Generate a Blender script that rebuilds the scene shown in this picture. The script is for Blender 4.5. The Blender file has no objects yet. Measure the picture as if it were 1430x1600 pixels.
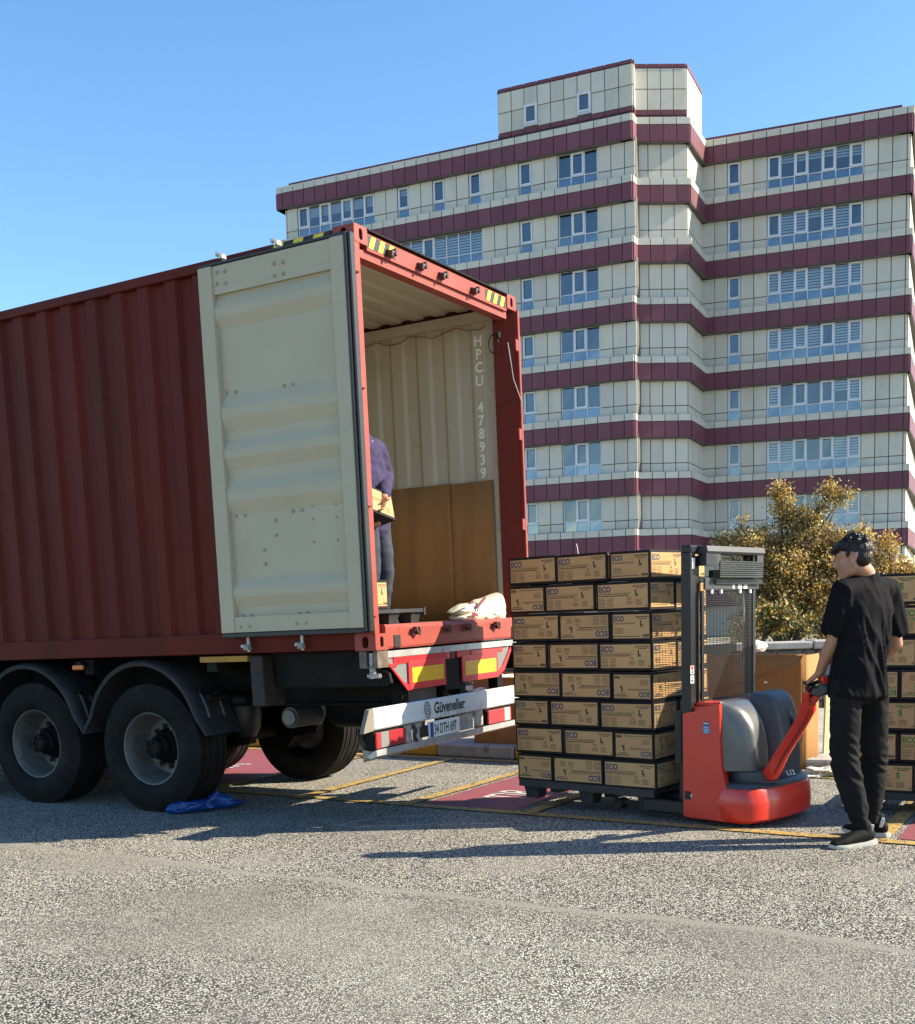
import bpy, bmesh, math, random
from math import sin, cos, pi, radians, sqrt, atan2
from mathutils import Vector, Matrix, noise

# ------------------------------------------------------------------ camera, world, sun, exposure
sc = bpy.context.scene
COL = sc.collection
F, PX, PY, PITCH, ROLL, CAMH = 1841.0, 713.0, 1166.0, -0.1125, -0.0277, 1.546
cam = bpy.data.cameras.new('camera')
cam.sensor_fit = 'HORIZONTAL'; cam.sensor_width = 36.0
cam.lens = F / 1430 * 36.0
cam.shift_x = (715 - PX) / 1430; cam.shift_y = (PY - 800) / 1430
cam.clip_start = 0.05; cam.clip_end = 3000
camo = bpy.data.objects.new('camera', cam); COL.objects.link(camo)
_f = Vector((0, cos(PITCH), sin(PITCH))); _r = Vector((1, 0, 0)); _d = _f.cross(_r)
_c, _s = cos(ROLL), sin(ROLL)
CR = _r * _c - _d * _s          # image right, in the world
CD = _r * _s + _d * _c          # image down, in the world
M = Matrix((CR, -CD, -_f)).transposed().to_4x4(); M.translation = (0, 0, CAMH)
camo.matrix_world = M
sc.camera = camo

SUN = Vector((1.0, -0.02, 0.63)).normalized()
world = bpy.data.worlds.new('World'); sc.world = world; world.use_nodes = True
wn = world.node_tree; wn.nodes.clear()
sky = wn.nodes.new('ShaderNodeTexSky'); sky.sky_type = 'NISHITA'; sky.sun_disc = False
sky.sun_elevation = math.asin(SUN.z); sky.sun_rotation = atan2(SUN.x, SUN.y)
sky.air_density = 1.0; sky.dust_density = 0.3; sky.ozone_density = 2.0
hs = wn.nodes.new('ShaderNodeHueSaturation'); hs.inputs['Saturation'].default_value = 1.15; hs.inputs['Value'].default_value = 1.0
tn = wn.nodes.new('ShaderNodeMix'); tn.data_type = 'RGBA'; tn.blend_type = 'MULTIPLY'; tn.inputs[0].default_value = 1; tn.inputs[7].default_value = (.98, 1.06, 1.08, 1)
bg = wn.nodes.new('ShaderNodeBackground'); bg.inputs[1].default_value = 0.105
wo = wn.nodes.new('ShaderNodeOutputWorld')
wn.links.new(sky.outputs[0], hs.inputs['Color']); wn.links.new(hs.outputs[0], tn.inputs[6]); wn.links.new(tn.outputs[2], bg.inputs[0]); wn.links.new(bg.outputs[0], wo.inputs[0])
sl = bpy.data.lights.new('sun', 'SUN'); sl.energy = 5.0; sl.angle = radians(0.5); sl.color = (1.0, 0.885, 0.68)
slo = bpy.data.objects.new('sun', sl); COL.objects.link(slo)
slo.rotation_euler = SUN.to_track_quat('Z', 'Y').to_euler(); slo.location = SUN * 60
sc.view_settings.view_transform = 'Standard'; sc.view_settings.look = 'None'
sc.view_settings.exposure = 1.28; sc.view_settings.gamma = 1.0; sc.view_settings.use_curve_mapping = False

def at(x, y, Y):
    """photo pixel at world depth Y -> world point"""
    d = CR * ((x - PX) / F) + CD * ((y - PY) / F) + _f
    return Vector((0, 0, CAMH)) + d * (Y / d.y)
def atz(x, y, z=0.0):
    d = CR * ((x - PX) / F) + CD * ((y - PY) / F) + _f
    return Vector((0, 0, CAMH)) + d * ((z - CAMH) / d.z)

# ------------------------------------------------------------------ materials
MATS = {}
def mat(name, col, rough=0.6, metal=0.0, var=0.0, vscale=3.0, bump=0.0, bscale=60.0, stretch=(1, 1, 1), col2=None, dirt=None,
        dscale=1.5, dlo=.5, dhi=.75, spec=0.5, orand=0.0, trans=0.0, emit=None, coat=0.0, rvar=0.0):
    if name in MATS: return MATS[name]
    m = bpy.data.materials.new(name); m.use_nodes = True; nt = m.node_tree; N = nt.nodes; L = nt.links
    b = N['Principled BSDF']
    b.inputs['Base Color'].default_value = (*col, 1); b.inputs['Roughness'].default_value = rough
    b.inputs['Metallic'].default_value = metal; b.inputs['Specular IOR Level'].default_value = spec
    if coat: b.inputs['Coat Weight'].default_value = coat; b.inputs['Coat Roughness'].default_value = .15
    if trans: b.inputs['Transmission Weight'].default_value = trans
    tc = N.new('ShaderNodeTexCoord'); mp = N.new('ShaderNodeMapping'); mp.inputs['Scale'].default_value = stretch
    L.new(tc.outputs['Object'], mp.inputs[0])
    if orand:                      # every object its own stretch of the pattern and a slightly different tone
        oi = N.new('ShaderNodeObjectInfo'); vm = N.new('ShaderNodeVectorMath'); vm.operation = 'SCALE'; vm.inputs[0].default_value = (31, 17, 23)
        L.new(oi.outputs['Random'], vm.inputs['Scale']); L.new(vm.outputs[0], mp.inputs['Location'])
    out = None
    if var or col2:
        n = N.new('ShaderNodeTexNoise'); n.inputs['Scale'].default_value = vscale; n.inputs['Detail'].default_value = 5
        L.new(mp.outputs[0], n.inputs['Vector'])
        r = N.new('ShaderNodeValToRGB'); e = r.color_ramp.elements; e[0].position = .3; e[1].position = .7
        a = [max(0, c * (1 - var)) for c in col]; z = list(col2) if col2 else [min(1, c * (1 + var)) for c in col]
        e[0].color = (*a, 1); e[1].color = (*z, 1); L.new(n.outputs['Fac'], r.inputs[0]); out = r.outputs[0]
    if dirt:
        n2 = N.new('ShaderNodeTexNoise'); n2.inputs['Scale'].default_value = dscale; n2.inputs['Detail'].default_value = 8; n2.inputs['Roughness'].default_value = .65
        L.new(mp.outputs[0], n2.inputs['Vector'])
        r2 = N.new('ShaderNodeMapRange'); r2.inputs[1].default_value = dlo; r2.inputs[2].default_value = dhi
        L.new(n2.outputs['Fac'], r2.inputs[0])
        mx = N.new('ShaderNodeMix'); mx.data_type = 'RGBA'
        L.new(r2.outputs[0], mx.inputs[0]); mx.inputs[7].default_value = (*dirt, 1)
        if out: L.new(out, mx.inputs[6])
        else: mx.inputs[6].default_value = (*col, 1)
        out = mx.outputs[2]
    if orand:
        hv = N.new('ShaderNodeHueSaturation'); rr = N.new('ShaderNodeMapRange'); rr.inputs[3].default_value = 1 - orand; rr.inputs[4].default_value = 1 + orand
        L.new(oi.outputs['Random'], rr.inputs[0]); L.new(rr.outputs[0], hv.inputs['Value'])
        if out: L.new(out, hv.inputs['Color'])
        else: hv.inputs['Color'].default_value = (*col, 1)
        out = hv.outputs[0]
    if out: L.new(out, b.inputs['Base Color'])
    if rvar:
        n4 = N.new('ShaderNodeTexNoise'); n4.inputs['Scale'].default_value = 7; n4.inputs['Detail'].default_value = 6
        L.new(tc.outputs['Object'], n4.inputs['Vector']); r4 = N.new('ShaderNodeMapRange')
        r4.inputs[3].default_value = rough - rvar; r4.inputs[4].default_value = rough + rvar
        L.new(n4.outputs['Fac'], r4.inputs[0]); L.new(r4.outputs[0], b.inputs['Roughness'])
    if bump:
        n3 = N.new('ShaderNodeTexNoise'); n3.inputs['Scale'].default_value = bscale; n3.inputs['Detail'].default_value = 4
        L.new(mp.outputs[0], n3.inputs['Vector'])
        bp = N.new('ShaderNodeBump'); bp.inputs['Strength'].default_value = bump; bp.inputs['Distance'].default_value = .01
        L.new(n3.outputs['Fac'], bp.inputs['Height']); L.new(bp.outputs[0], b.inputs['Normal'])
    if emit:
        b.inputs['Emission Color'].default_value = (*emit, 1); b.inputs['Emission Strength'].default_value = 1
    MATS[name] = m
    return m

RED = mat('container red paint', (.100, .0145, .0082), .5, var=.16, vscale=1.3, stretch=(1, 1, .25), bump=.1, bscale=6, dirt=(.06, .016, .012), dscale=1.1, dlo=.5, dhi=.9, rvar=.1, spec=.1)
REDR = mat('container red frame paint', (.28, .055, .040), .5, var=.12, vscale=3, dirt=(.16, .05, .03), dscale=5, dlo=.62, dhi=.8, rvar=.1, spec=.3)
CREAM = mat('cream container paint', (.46, .45, .38), .5, var=.05, vscale=1.5, dirt=(.32, .30, .25), dscale=3, dlo=.6, dhi=.9, bump=.06, bscale=8)
DOORP = mat('door inside paint', (.435, .385, .275), .45, var=.04, vscale=2, dirt=(.27, .25, .19), dscale=6, dlo=.68, dhi=.85, bump=.05, bscale=8, spec=.15)
INNERW = mat('container inner wall paint', (.47, .44, .345), .55, var=.06, vscale=2, dirt=(.34, .31, .23), dscale=2.5, dlo=.58, dhi=.85, spec=.3)
RUBBER = mat('black rubber gasket', (.012, .012, .013), .45, bump=.1)
TYRE = mat('tyre rubber', (.011, .010, .0092), .75, var=.25, vscale=6, dirt=(.030, .026, .022), dscale=4, dlo=.5, dhi=.8, bump=.15, bscale=90, spec=.12)
RIM = mat('grey steel rim', (.15, .14, .125), .5, .4, var=.2, vscale=8, dirt=(.05, .045, .04), dscale=9, dlo=.5, dhi=.7)
DARKST = mat('dark chassis steel', (.009, .0085, .008), .6, .1, var=.3, vscale=5, dirt=(.028, .02, .016), dscale=4, dlo=.58, dhi=.75, spec=.12)
FENDER = mat('grey plastic mudguard', (.024, .024, .024), .55, var=.2, vscale=3, dirt=(.05, .046, .04), dscale=5, dlo=.5, dhi=.8, spec=.3)
GALV = mat('galvanised steel', (.42, .42, .42), .45, .5, var=.15, vscale=12, dirt=(.2, .17, .14), dscale=7, dlo=.55, dhi=.7)
WHITEP = mat('white bumper paint', (.62, .62, .60), .45, var=.06, vscale=8, dirt=(.34, .31, .27), dscale=7, dlo=.6, dhi=.72)
BLACKP = mat('black print', (.012, .012, .013), .6)
YEL = mat('yellow reflective', (.78, .42, .02), .4, var=.1, vscale=20)
HAZY = mat('hazard yellow film', (.80, .60, .02), .45, var=.05)
REDRF = mat('red reflective', (.62, .03, .035), .4, var=.1, vscale=20)
KRAFT = mat('kraft carton board', (.50, .30, .135), .85, orand=.09, var=.05, vscale=4, stretch=(1, 1, 5), bump=.05, bscale=30, spec=.2)
CARTBLK = mat('black carton board', (.016, .014, .014), .75, orand=.1, var=.2, vscale=5, spec=.2)
CARTIN = mat('bare brown cardboard', (.34, .175, .065), .85, var=.12, vscale=1.5, stretch=(3, 1, .4), bump=.1, bscale=20, dirt=(.25, .125, .05), dscale=2, dlo=.5, dhi=.8, spec=.15)
BLUEINK = mat('blue black ink', (.045, .058, .12), .7)
GREENINK = mat('green ink', (.03, .17, .035), .7)
TEXTINK = mat('small print ink', (.10, .065, .045), .8)
BLKPL = mat('black plastic pallet', (.02, .021, .023), .55, var=.3, vscale=6, dirt=(.07, .065, .055), dscale=9, dlo=.58, dhi=.75)
TRED = mat('lift truck red paint', (.60, .030, .016), .33, var=.06, vscale=5, dirt=(.40, .03, .02), dscale=7, dlo=.6, dhi=.85, coat=.3, bump=.03, bscale=25)
TGREY = mat('lift truck grey plastic', (.05, .057, .064), .5, var=.1, vscale=6, dirt=(.09, .09, .09), dscale=10, dlo=.6, dhi=.8)
TSILV = mat('lift truck silver cover', (.12, .122, .122), .30, .45, var=.06, vscale=6, dirt=(.13, .13, .125), dscale=6, dlo=.6, dhi=.85)
TBLK = mat('lift truck black steel', (.014, .014, .016), .42, .2, var=.2, vscale=8)
MESHM = mat('guard wire', (.035, .035, .036), .4, .5)
STICK = mat('white sticker', (.75, .74, .70), .5)
STICKR = mat('red sticker', (.5, .03, .03), .5)
STICKB = mat('blue sticker', (.03, .16, .42), .5)
SKIN = mat('skin', (.40, .20, .125), .5, var=.08, vscale=9, bump=.04, bscale=120)
HAIR = mat('black hair', (.008, .007, .007), .5, bump=.5, bscale=90, stretch=(1, 1, .3), spec=.35)
TEE = mat('black t-shirt cotton', (.0075, .0075, .0095), .85, var=.15, vscale=5, bump=.12, bscale=200, spec=.08)
TROU = mat('charcoal trouser fabric', (.011, .011, .0115), .8, var=.15, vscale=5, bump=.1, bscale=220, spec=.12)
SHOEB = mat('black shoe mesh', (.006, .006, .006), .7, bump=.3, bscale=220, spec=.15)
SHOEW = mat('white shoe sole', (.40, .39, .36), .6, var=.1, vscale=20)
PURP = mat('purple sweater wool', (.048, .040, .088), .9, var=.12, vscale=8, bump=.2, bscale=180, spec=.1)
JEAN = mat('dark grey jeans', (.045, .052, .068), .85, var=.25, vscale=7, bump=.12, bscale=200, spec=.1)
WPLAS = mat('white plastic film', (.68, .66, .58), .4, var=.05, trans=0.0)
BPLAS = mat('blue plastic film', (.004, .045, .21), .22, var=.3, vscale=14, bump=1.0, bscale=38)
CLAD = [mat('cladding off white %s' % k, c, .6, orand=.035, var=.05, vscale=.7, stretch=(1, 1, .5), dirt=(.30, .275, .22), dscale=.55, dlo=.5, dhi=1.0)
        for k, c in zip(('plain', 'cooler', 'warmer'), ((.55, .525, .445), (.53, .51, .44), (.565, .53, .435)))]
CLADR = [mat('cladding maroon %s' % k, c, .55, orand=.06, var=.08, vscale=.8, stretch=(1, 1, .4), dirt=(.17, .07, .09), dscale=.7, dlo=.5, dhi=1.0)
         for k, c in zip(('plain', 'darker', 'faded'), ((.135, .030, .048), (.125, .028, .045), (.148, .040, .058)))]
CORE = mat('dark joint backing', (.11, .105, .095), .9)
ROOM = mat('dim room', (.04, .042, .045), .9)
UPVC = mat('white window frame', (.62, .64, .68), .4, var=.04)
BLIND = mat('white striped blind', (.62, .62, .60), .7)
CURT = mat('pale curtain', (.45, .45, .44), .8, var=.1, vscale=5, stretch=(5, 5, .5))
STONE = mat('rough wall stone', (.10, .09, .075), .9, var=.5, vscale=9, dirt=(.22, .2, .17), dscale=5, dlo=.55, dhi=.7, bump=1.0, bscale=14)
KERBG = mat('kerb concrete', (.36, .34, .31), .85, var=.15, vscale=7, dirt=(.14, .13, .115), dscale=6, dlo=.55, dhi=.72, bump=.5, bscale=35)
KERBY = mat('kerb yellow paint', (.62, .34, .03), .7, var=.12, vscale=7, dirt=(.14, .12, .1), dscale=7, dlo=.6, dhi=.7, bump=.4, bscale=35)
PAVE = mat('pavement concrete', (.33, .31, .27), .9, var=.2, vscale=3, dirt=(.16, .15, .13), dscale=5, dlo=.5, dhi=.75, bump=.4, bscale=40)
BARK = mat('bark', (.07, .055, .042), .9, var=.3, vscale=12, bump=.6, bscale=30)
WOODF = mat('container floor plywood', (.20, .12, .06), .75, var=.25, vscale=3, stretch=(1, 8, 1), dirt=(.08, .05, .03), dscale=4, dlo=.5, dhi=.75)

def glass_mat(name, tint, refl):
    m = bpy.data.materials.new(name); m.use_nodes = True; nt = m.node_tree; nt.nodes.clear()
    o = nt.nodes.new('ShaderNodeOutputMaterial'); mx = nt.nodes.new('ShaderNodeMixShader')
    t = nt.nodes.new('ShaderNodeBsdfTransparent'); t.inputs[0].default_value = (*tint, 1)
    g = nt.nodes.new('ShaderNodeBsdfGlossy'); g.inputs['Roughness'].default_value = .03; g.inputs[0].default_value = (.74, .80, .86, 1)
    mx.inputs[0].default_value = refl
    nt.links.new(t.outputs[0], mx.inputs[1]); nt.links.new(g.outputs[0], mx.inputs[2]); nt.links.new(mx.outputs[0], o.inputs[0])
    return m
GLASS = glass_mat('window glass', (.60, .66, .68), .17)
GLASSD = glass_mat('lower window glass', (.45, .55, .60), .28)

# ------------------------------------------------------------------ mesh helpers
class MB:
    def __init__(s): s.v = []; s.f = []; s.m = []; s.mats = []
    def mi(s, m):
        if m is None: return 0
        if m not in s.mats: s.mats.append(m)
        return s.mats.index(m)
    def add(s, vs, fs, m=None, T=None):
        o = len(s.v); k = s.mi(m)
        s.v += [tuple(T @ Vector(v)) if T else tuple(v) for v in vs]
        s.f += [tuple(i + o for i in f) for f in fs]; s.m += [k] * len(fs)
        return s
    def box(s, x0, x1, y0, y1, z0, z1, m=None, T=None, c=0.0):
        if c > 0:
            vs = []; fs = []
            bm = bmesh.new(); bmesh.ops.create_cube(bm, size=1)
            for v in bm.verts: v.co = Vector(((x0 + x1) / 2 + v.co.x * (x1 - x0), (y0 + y1) / 2 + v.co.y * (y1 - y0), (z0 + z1) / 2 + v.co.z * (z1 - z0)))
            bmesh.ops.bevel(bm, geom=bm.edges[:], offset=c, segments=1, affect='EDGES')
            bm.verts.index_update(); vs = [v.co.copy() for v in bm.verts]; fs = [[v.index for v in f.verts] for f in bm.faces]; bm.free()
            return s.add(vs, fs, m, T)
        vs = [(x, y, z) for z in (z0, z1) for y in (y0, y1) for x in (x0, x1)]
        return s.add(vs, [(0, 2, 3, 1), (4, 5, 7, 6), (0, 1, 5, 4), (2, 6, 7, 3), (0, 4, 6, 2), (1, 3, 7, 5)], m, T)
    def prism(s, pts, z0, z1, m=None, T=None, plane='xy'):
        n = len(pts)
        if plane == 'xy': f = lambda p, z: (p[0], p[1], z)
        elif plane == 'xz': f = lambda p, z: (p[0], z, p[1])
        else: f = lambda p, z: (z, p[0], p[1])
        vs = [f(p, z0) for p in pts] + [f(p, z1) for p in pts]
        return s.add(vs, [tuple(range(n))[::-1], tuple(range(n, 2 * n))] + [(i, (i + 1) % n, n + (i + 1) % n, n + i) for i in range(n)], m, T)
    def tube(s, pts, r, n=8, m=None, T=None, caps=True, flat=1.0):
        pts = [Vector(p) for p in pts]; rs = r if isinstance(r, (list, tuple)) else [r] * len(pts)
        vs = []; fs = []; up = None
        for i, p in enumerate(pts):
            t = (pts[min(i + 1, len(pts) - 1)] - pts[max(i - 1, 0)]).normalized()
            if up is None: up = Vector((0, 0, 1)) if abs(t.z) < .9 else Vector((1, 0, 0))
            a = t.cross(up).normalized(); b = a.cross(t).normalized(); up = b
            for k in range(n):
                w = 2 * pi * k / n; vs.append(p + a * cos(w) * rs[i] + b * sin(w) * rs[i] * flat)
        for i in range(len(pts) - 1):
            for k in range(n): fs.append((i * n + k, i * n + (k + 1) % n, (i + 1) * n + (k + 1) % n, (i + 1) * n + k))
        if caps: fs += [tuple(range(n))[::-1], tuple(range((len(pts) - 1) * n, len(pts) * n))]
        return s.add(vs, fs, m, T)
    def lathe(s, prof, n=32, m=None, T=None, axis='y', close=False):
        """prof: list of (axial, radius)"""
        vs = []; fs = []
        for k in range(n):
            w = 2 * pi * k / n
            for a, r in prof:
                vs.append((r * cos(w), a, r * sin(w)) if axis == 'y' else ((r * cos(w), r * sin(w), a) if axis == 'z' else (a, r * cos(w), r * sin(w))))
        q = len(prof)
        for k in range(n):
            for i in range(q - 1 + (1 if close else 0)):
                j = (i + 1) % q
                fs.append((k * q + i, k * q + j, ((k + 1) % n) * q + j, ((k + 1) % n) * q + i))
        return s.add(vs, fs, m, T)
    def grid(s, P, m=None, T=None):
        h = len(P); w = len(P[0]); vs = [p for r in P for p in r]
        return s.add(vs, [(i * w + j, i * w + j + 1, (i + 1) * w + j + 1, (i + 1) * w + j) for i in range(h - 1) for j in range(w - 1)], m, T)
    def mesh(s, name, m=None, smooth=False, fix=True):
        me = bpy.data.meshes.new(name); me.from_pydata([tuple(v) for v in s.v], [], s.f)
        for mm in (s.mats or [m]):
            if mm: me.materials.append(mm)
        if len(s.mats) > 1: me.polygons.foreach_set('material_index', s.m)
        if fix:
            bm = bmesh.new(); bm.from_mesh(me); bmesh.ops.recalc_face_normals(bm, faces=bm.faces[:]); bm.to_mesh(me); bm.free()
        if smooth:
            me.polygons.foreach_set('use_smooth', [True] * len(me.polygons))
            if smooth != 'all': me.set_sharp_from_angle(angle=radians(38))
        return me
    def build(s, name, m=None, parent=None, smooth=False, mw=None, fix=True, **kw):
        return link(name, s.mesh(name, m, smooth, fix), parent, mw, **kw)
def link(name, me, parent=None, mw=None, **kw):
    o = bpy.data.objects.new(name, me); COL.objects.link(o)
    if parent: o.parent = parent
    if mw is not None: o.matrix_basis = mw
    for k, v in kw.items(): o[k] = v
    return o
def thing(name, label, cat, mw=None, group=None):
    o = bpy.data.objects.new(name, None); COL.objects.link(o); o.empty_display_size = .1
    if mw is not None: o.matrix_basis = mw
    o['label'] = label; o['category'] = cat
    if group: o['group'] = group
    return o
def tag(o, label, cat, group=None):
    o['label'] = label; o['category'] = cat
    if group: o['group'] = group
    return o
def TR(x, y, z): return Matrix.Translation((x, y, z))
def RZ(a): return Matrix.Rotation(a, 4, 'Z')
def RX(a): return Matrix.Rotation(a, 4, 'X')
def RY(a): return Matrix.Rotation(a, 4, 'Y')

_tc = {}
def text2d(s, size=1.0, bold=0.0, sx=1.0, align='LEFT'):
    """flat lettering as 2-D triangles (x right, y up)"""
    k = (s, size, bold, sx, align)
    if k in _tc: return _tc[k]
    cu = bpy.data.curves.new('t', 'FONT'); cu.body = s; cu.size = size; cu.offset = bold; cu.align_x = align; cu.resolution_u = 3
    o = bpy.data.objects.new('t', cu); COL.objects.link(o); dg = bpy.context.evaluated_depsgraph_get()
    me = bpy.data.meshes.new_from_object(o.evaluated_get(dg))
    r = ([(v.co.x * sx, v.co.y) for v in me.vertices], [tuple(p.vertices) for p in me.polygons])
    bpy.data.objects.remove(o); bpy.data.curves.remove(cu); bpy.data.meshes.remove(me)
    _tc[k] = r
    return r
def put_text(mb, s, size, m, T, bold=0.0, sx=1.0, align='LEFT'):
    v, f = text2d(s, size, bold, sx, align)
    mb.add([(x, y, 0) for x, y in v], f, m, T)
# plane frames: text lies in local xy; these turn it onto a wall whose outward normal is as named
def on_plane(origin, right, up): 
    r = Vector(right).normalized(); u = Vector(up).normalized(); n = r.cross(u)
    Mx = Matrix((r, u, n)).transposed().to_4x4(); Mx.translation = origin
    return Mx

# ------------------------------------------------------------------ the ground
def asphalt():
    m = bpy.data.materials.new('asphalt'); m.use_nodes = True; nt = m.node_tree; N = nt.nodes; L = nt.links
    b = N['Principled BSDF']; b.inputs['Roughness'].default_value = .85; b.inputs['Specular IOR Level'].default_value = .3
    tc = N.new('ShaderNodeTexCoord')
    def math_(op, a, c, d=None):
        n = N.new('ShaderNodeMath'); n.operation = op
        for i, q in enumerate((a, c, d)):
            if q is None: continue
            if isinstance(q, (int, float)): n.inputs[i].default_value = q
            else: L.new(q, n.inputs[i])
        return n.outputs[0]
    def nz(scale, detail=3, rough=.5):
        n = N.new('ShaderNodeTexNoise'); n.inputs['Scale'].default_value = scale; n.inputs['Detail'].default_value = detail; n.inputs['Roughness'].default_value = rough
        L.new(tc.outputs['Object'], n.inputs['Vector']); return n.outputs['Fac']
    def mr(v, a, c, lo=0, hi=1, smooth=True):
        n = N.new('ShaderNodeMapRange'); n.inputs[1].default_value = a; n.inputs[2].default_value = c; n.inputs[3].default_value = lo; n.inputs[4].default_value = hi
        if smooth: n.interpolation_type = 'SMOOTHSTEP'
        L.new(v, n.inputs[0]); return n.outputs[0]
    # signed distance from the resurfacing seam
    a = atz(180, 1338); c = atz(1430, 1486); d = (c - a).normalized(); n_ = Vector((-d.y, d.x, 0))
    dp = N.new('ShaderNodeVectorMath'); dp.operation = 'DOT_PRODUCT'; L.new(tc.outputs['Object'], dp.inputs[0]); dp.inputs[1].default_value = n_
    sd = math_('SUBTRACT', dp.outputs['Value'], a.dot(n_))
    sd = math_('ADD', sd, math_('MULTIPLY', math_('SUBTRACT', nz(1.1, 2), .5), .35))
    sd = math_('ADD', sd, math_('MULTIPLY', math_('SUBTRACT', nz(9, 4), .5), .06))
    seam = mr(math_('ABSOLUTE', sd, 0), .0, .07, 1, 0)
    far = mr(sd, -.05, .05)
    # aggregate: voronoi cells give each stone its own tone
    def vor(scale):
        v = N.new('ShaderNodeTexVoronoi'); v.inputs['Scale'].default_value = scale; v.inputs['Randomness'].default_value = 1
        L.new(tc.outputs['Object'], v.inputs['Vector']); return v
    v1 = vor(100); v2 = vor(165)
    sep = N.new('ShaderNodeSeparateColor'); L.new(v1.outputs['Color'], sep.inputs[0])
    sep2 = N.new('ShaderNodeSeparateColor'); L.new(v2.outputs['Color'], sep2.inputs[0])
    # gaps between stones (dark binder)
    coarse = mr(nz(.55, 4, .6), .38, .62)
    coarse = math_('MAXIMUM', coarse, math_('MULTIPLY', far, .8))
    coarse = math_('MULTIPLY', coarse, math_('SUBTRACT', 1.0, math_('MULTIPLY', seam, .85)))
    stone = mr(v1.outputs['Distance'], .30, .66, 1, 0)
    tone = math_('MULTIPLY', stone, mr(sep.outputs[0], .0, .7, .35, 1.0))
    tone2 = math_('MULTIPLY', mr(v2.outputs['Distance'], .2, .7, 1, .25), mr(sep2.outputs[0], 0, 1, .5, 1))
    mx = N.new('ShaderNodeMix'); mx.data_type = 'FLOAT'; L.new(mr(coarse, 0, 1, .25, 1), mx.inputs[0]); L.new(tone2, mx.inputs[2]); L.new(tone, mx.inputs[3])
    t = mx.outputs[0]
    rp = N.new('ShaderNodeValToRGB'); e = rp.color_ramp.elements
    e[0].position = 0; e[0].color = (.028, .028, .027, 1); e[1].position = 1; e[1].color = (.69, .645, .55, 1)
    x = e.new(.35); x.color = (.168, .158, .135, 1); x = e.new(.62); x.color = (.42, .395, .335, 1)
    L.new(t, rp.inputs[0])
    # large wear and smoother dusty areas
    big = mr(nz(.35, 5, .6), .3, .7, .76, 1.14)
    mul = N.new('ShaderNodeMix'); mul.data_type = 'RGBA'; mul.blend_type = 'MULTIPLY'; mul.inputs[0].default_value = 1
    cb = N.new('ShaderNodeCombineColor'); [L.new(big, cb.inputs[i]) for i in range(3)]
    L.new(rp.outputs[0], mul.inputs[6]); L.new(cb.outputs[0], mul.inputs[7])
    dust = N.new('ShaderNodeMix'); dust.data_type = 'RGBA'; L.new(mul.outputs[2], dust.inputs[6]); dust.inputs[7].default_value = (.255, .24, .207, 1)
    df = math_('MAXIMUM', math_('MULTIPLY', seam, .75), math_('MULTIPLY', mr(nz(1.1, 5, .65), .50, .66), .5))
    L.new(df, dust.inputs[0])
    spot = mr(nz(3.1, 2), .74, .78)
    ds = N.new('ShaderNodeMix'); ds.data_type = 'RGBA'; L.new(dust.outputs[2], ds.inputs[6]); ds.inputs[7].default_value = (.03, .03, .03, 1); L.new(math_('MULTIPLY', spot, .7), ds.inputs[0])
    L.new(ds.outputs[2], b.inputs['Base Color'])
    bp = N.new('ShaderNodeBump'); bp.inputs['Strength'].default_value = .55; bp.inputs['Distance'].default_value = .008
    L.new(t, bp.inputs['Height']); L.new(bp.outputs[0], b.inputs['Normal'])
    return m
ASPH = asphalt()
g = MB()
xs = [-1500, -200, -40, -12, 0, 12, 40, 200, 1500]; ys = [-300, -20, -4, 6, 16, 40, 200, 2500]
g.grid([[(x, y, 0) for x in xs] for y in ys])
link('ground', g.mesh('ground', ASPH), kind='structure')

def paint_mat(name, col, worn):
    m = mat(name, col, .75, var=.12, vscale=8, dirt=(.09, .085, .075), dscale=26, dlo=worn, dhi=worn + .1, bump=.4, bscale=130)
    return m
PYEL = paint_mat('worn yellow road paint', (.42, .27, .065), .50)
PRED = paint_mat('worn red road paint', (.23, .052, .065), .56)
PWHI = paint_mat('worn white road letters', (.52, .49, .47), .52)
def strip(name, a, b, w, m, z=.008, parent=None, **kw):
    a = Vector(a[:2]); b = Vector(b[:2]); d = (b - a).normalized(); n = Vector((-d.y, d.x)) * w / 2
    return MB().add([(*(a - n), z), (*(b - n), z), (*(b + n), z), (*(a + n), z)], [(0, 1, 2, 3)]).build(name, m, parent, fix=False, **kw)
def poly(name, pts, m, z=.004, **kw):
    return MB().add([(p[0], p[1], z) for p in pts], [tuple(range(len(pts)))]).build(name, m, fix=False, **kw)
D = Vector((.843, -.538, 0)).normalized()        # direction of kerb, long bay line
A0 = Vector((.511, 8.921, 0))                    # a point on the front bay line
K0 = Vector((.607, 12.05, 0))                    # a point on the line along the kerb
strip('bay_line', A0 - D * 14, A0 + D * 9, .115, PYEL, kind='structure')
strip('bay_line', K0 - D * 14, K0 + D * 9, .11, PYEL, z=.0082, kind='structure')
def bayx(p): return A0 + D * ((Vector(p) - A0).dot(D))
cross = [((-1.38, 9.974), (-.04, 12.477)), ((-.43, 9.50), (.95, 11.83)), ((.50, 8.86), (1.9, 11.2))]
for a, b in cross: strip('bay_line', a, b, .11, PYEL, z=.0122, kind='structure')
V1 = Vector((1.35, 2.4, 0)).normalized()
Wb = Vector(cross[1][0]) - Vector(cross[2][0])
poly('red_bay', [(-.30, 9.52), (.42, 9.06), (1.75, 11.26), (.98, 11.72)], PRED, kind='structure')
poly('red_bay', [tuple((A0 + D * s + V1 * t)[:2]) for s, t in ((-6.5, .1), (-3.4, .1), (-3.4, 2.75), (-6.5, 2.75))], PRED, kind='structure')
poly('red_bay', [tuple((A0 + D * s + V1 * t)[:2]) for s, t in ((2.72, .12), (5.6, .12), (5.6, 2.75), (2.72, 2.75))], PRED, kind='structure')
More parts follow.
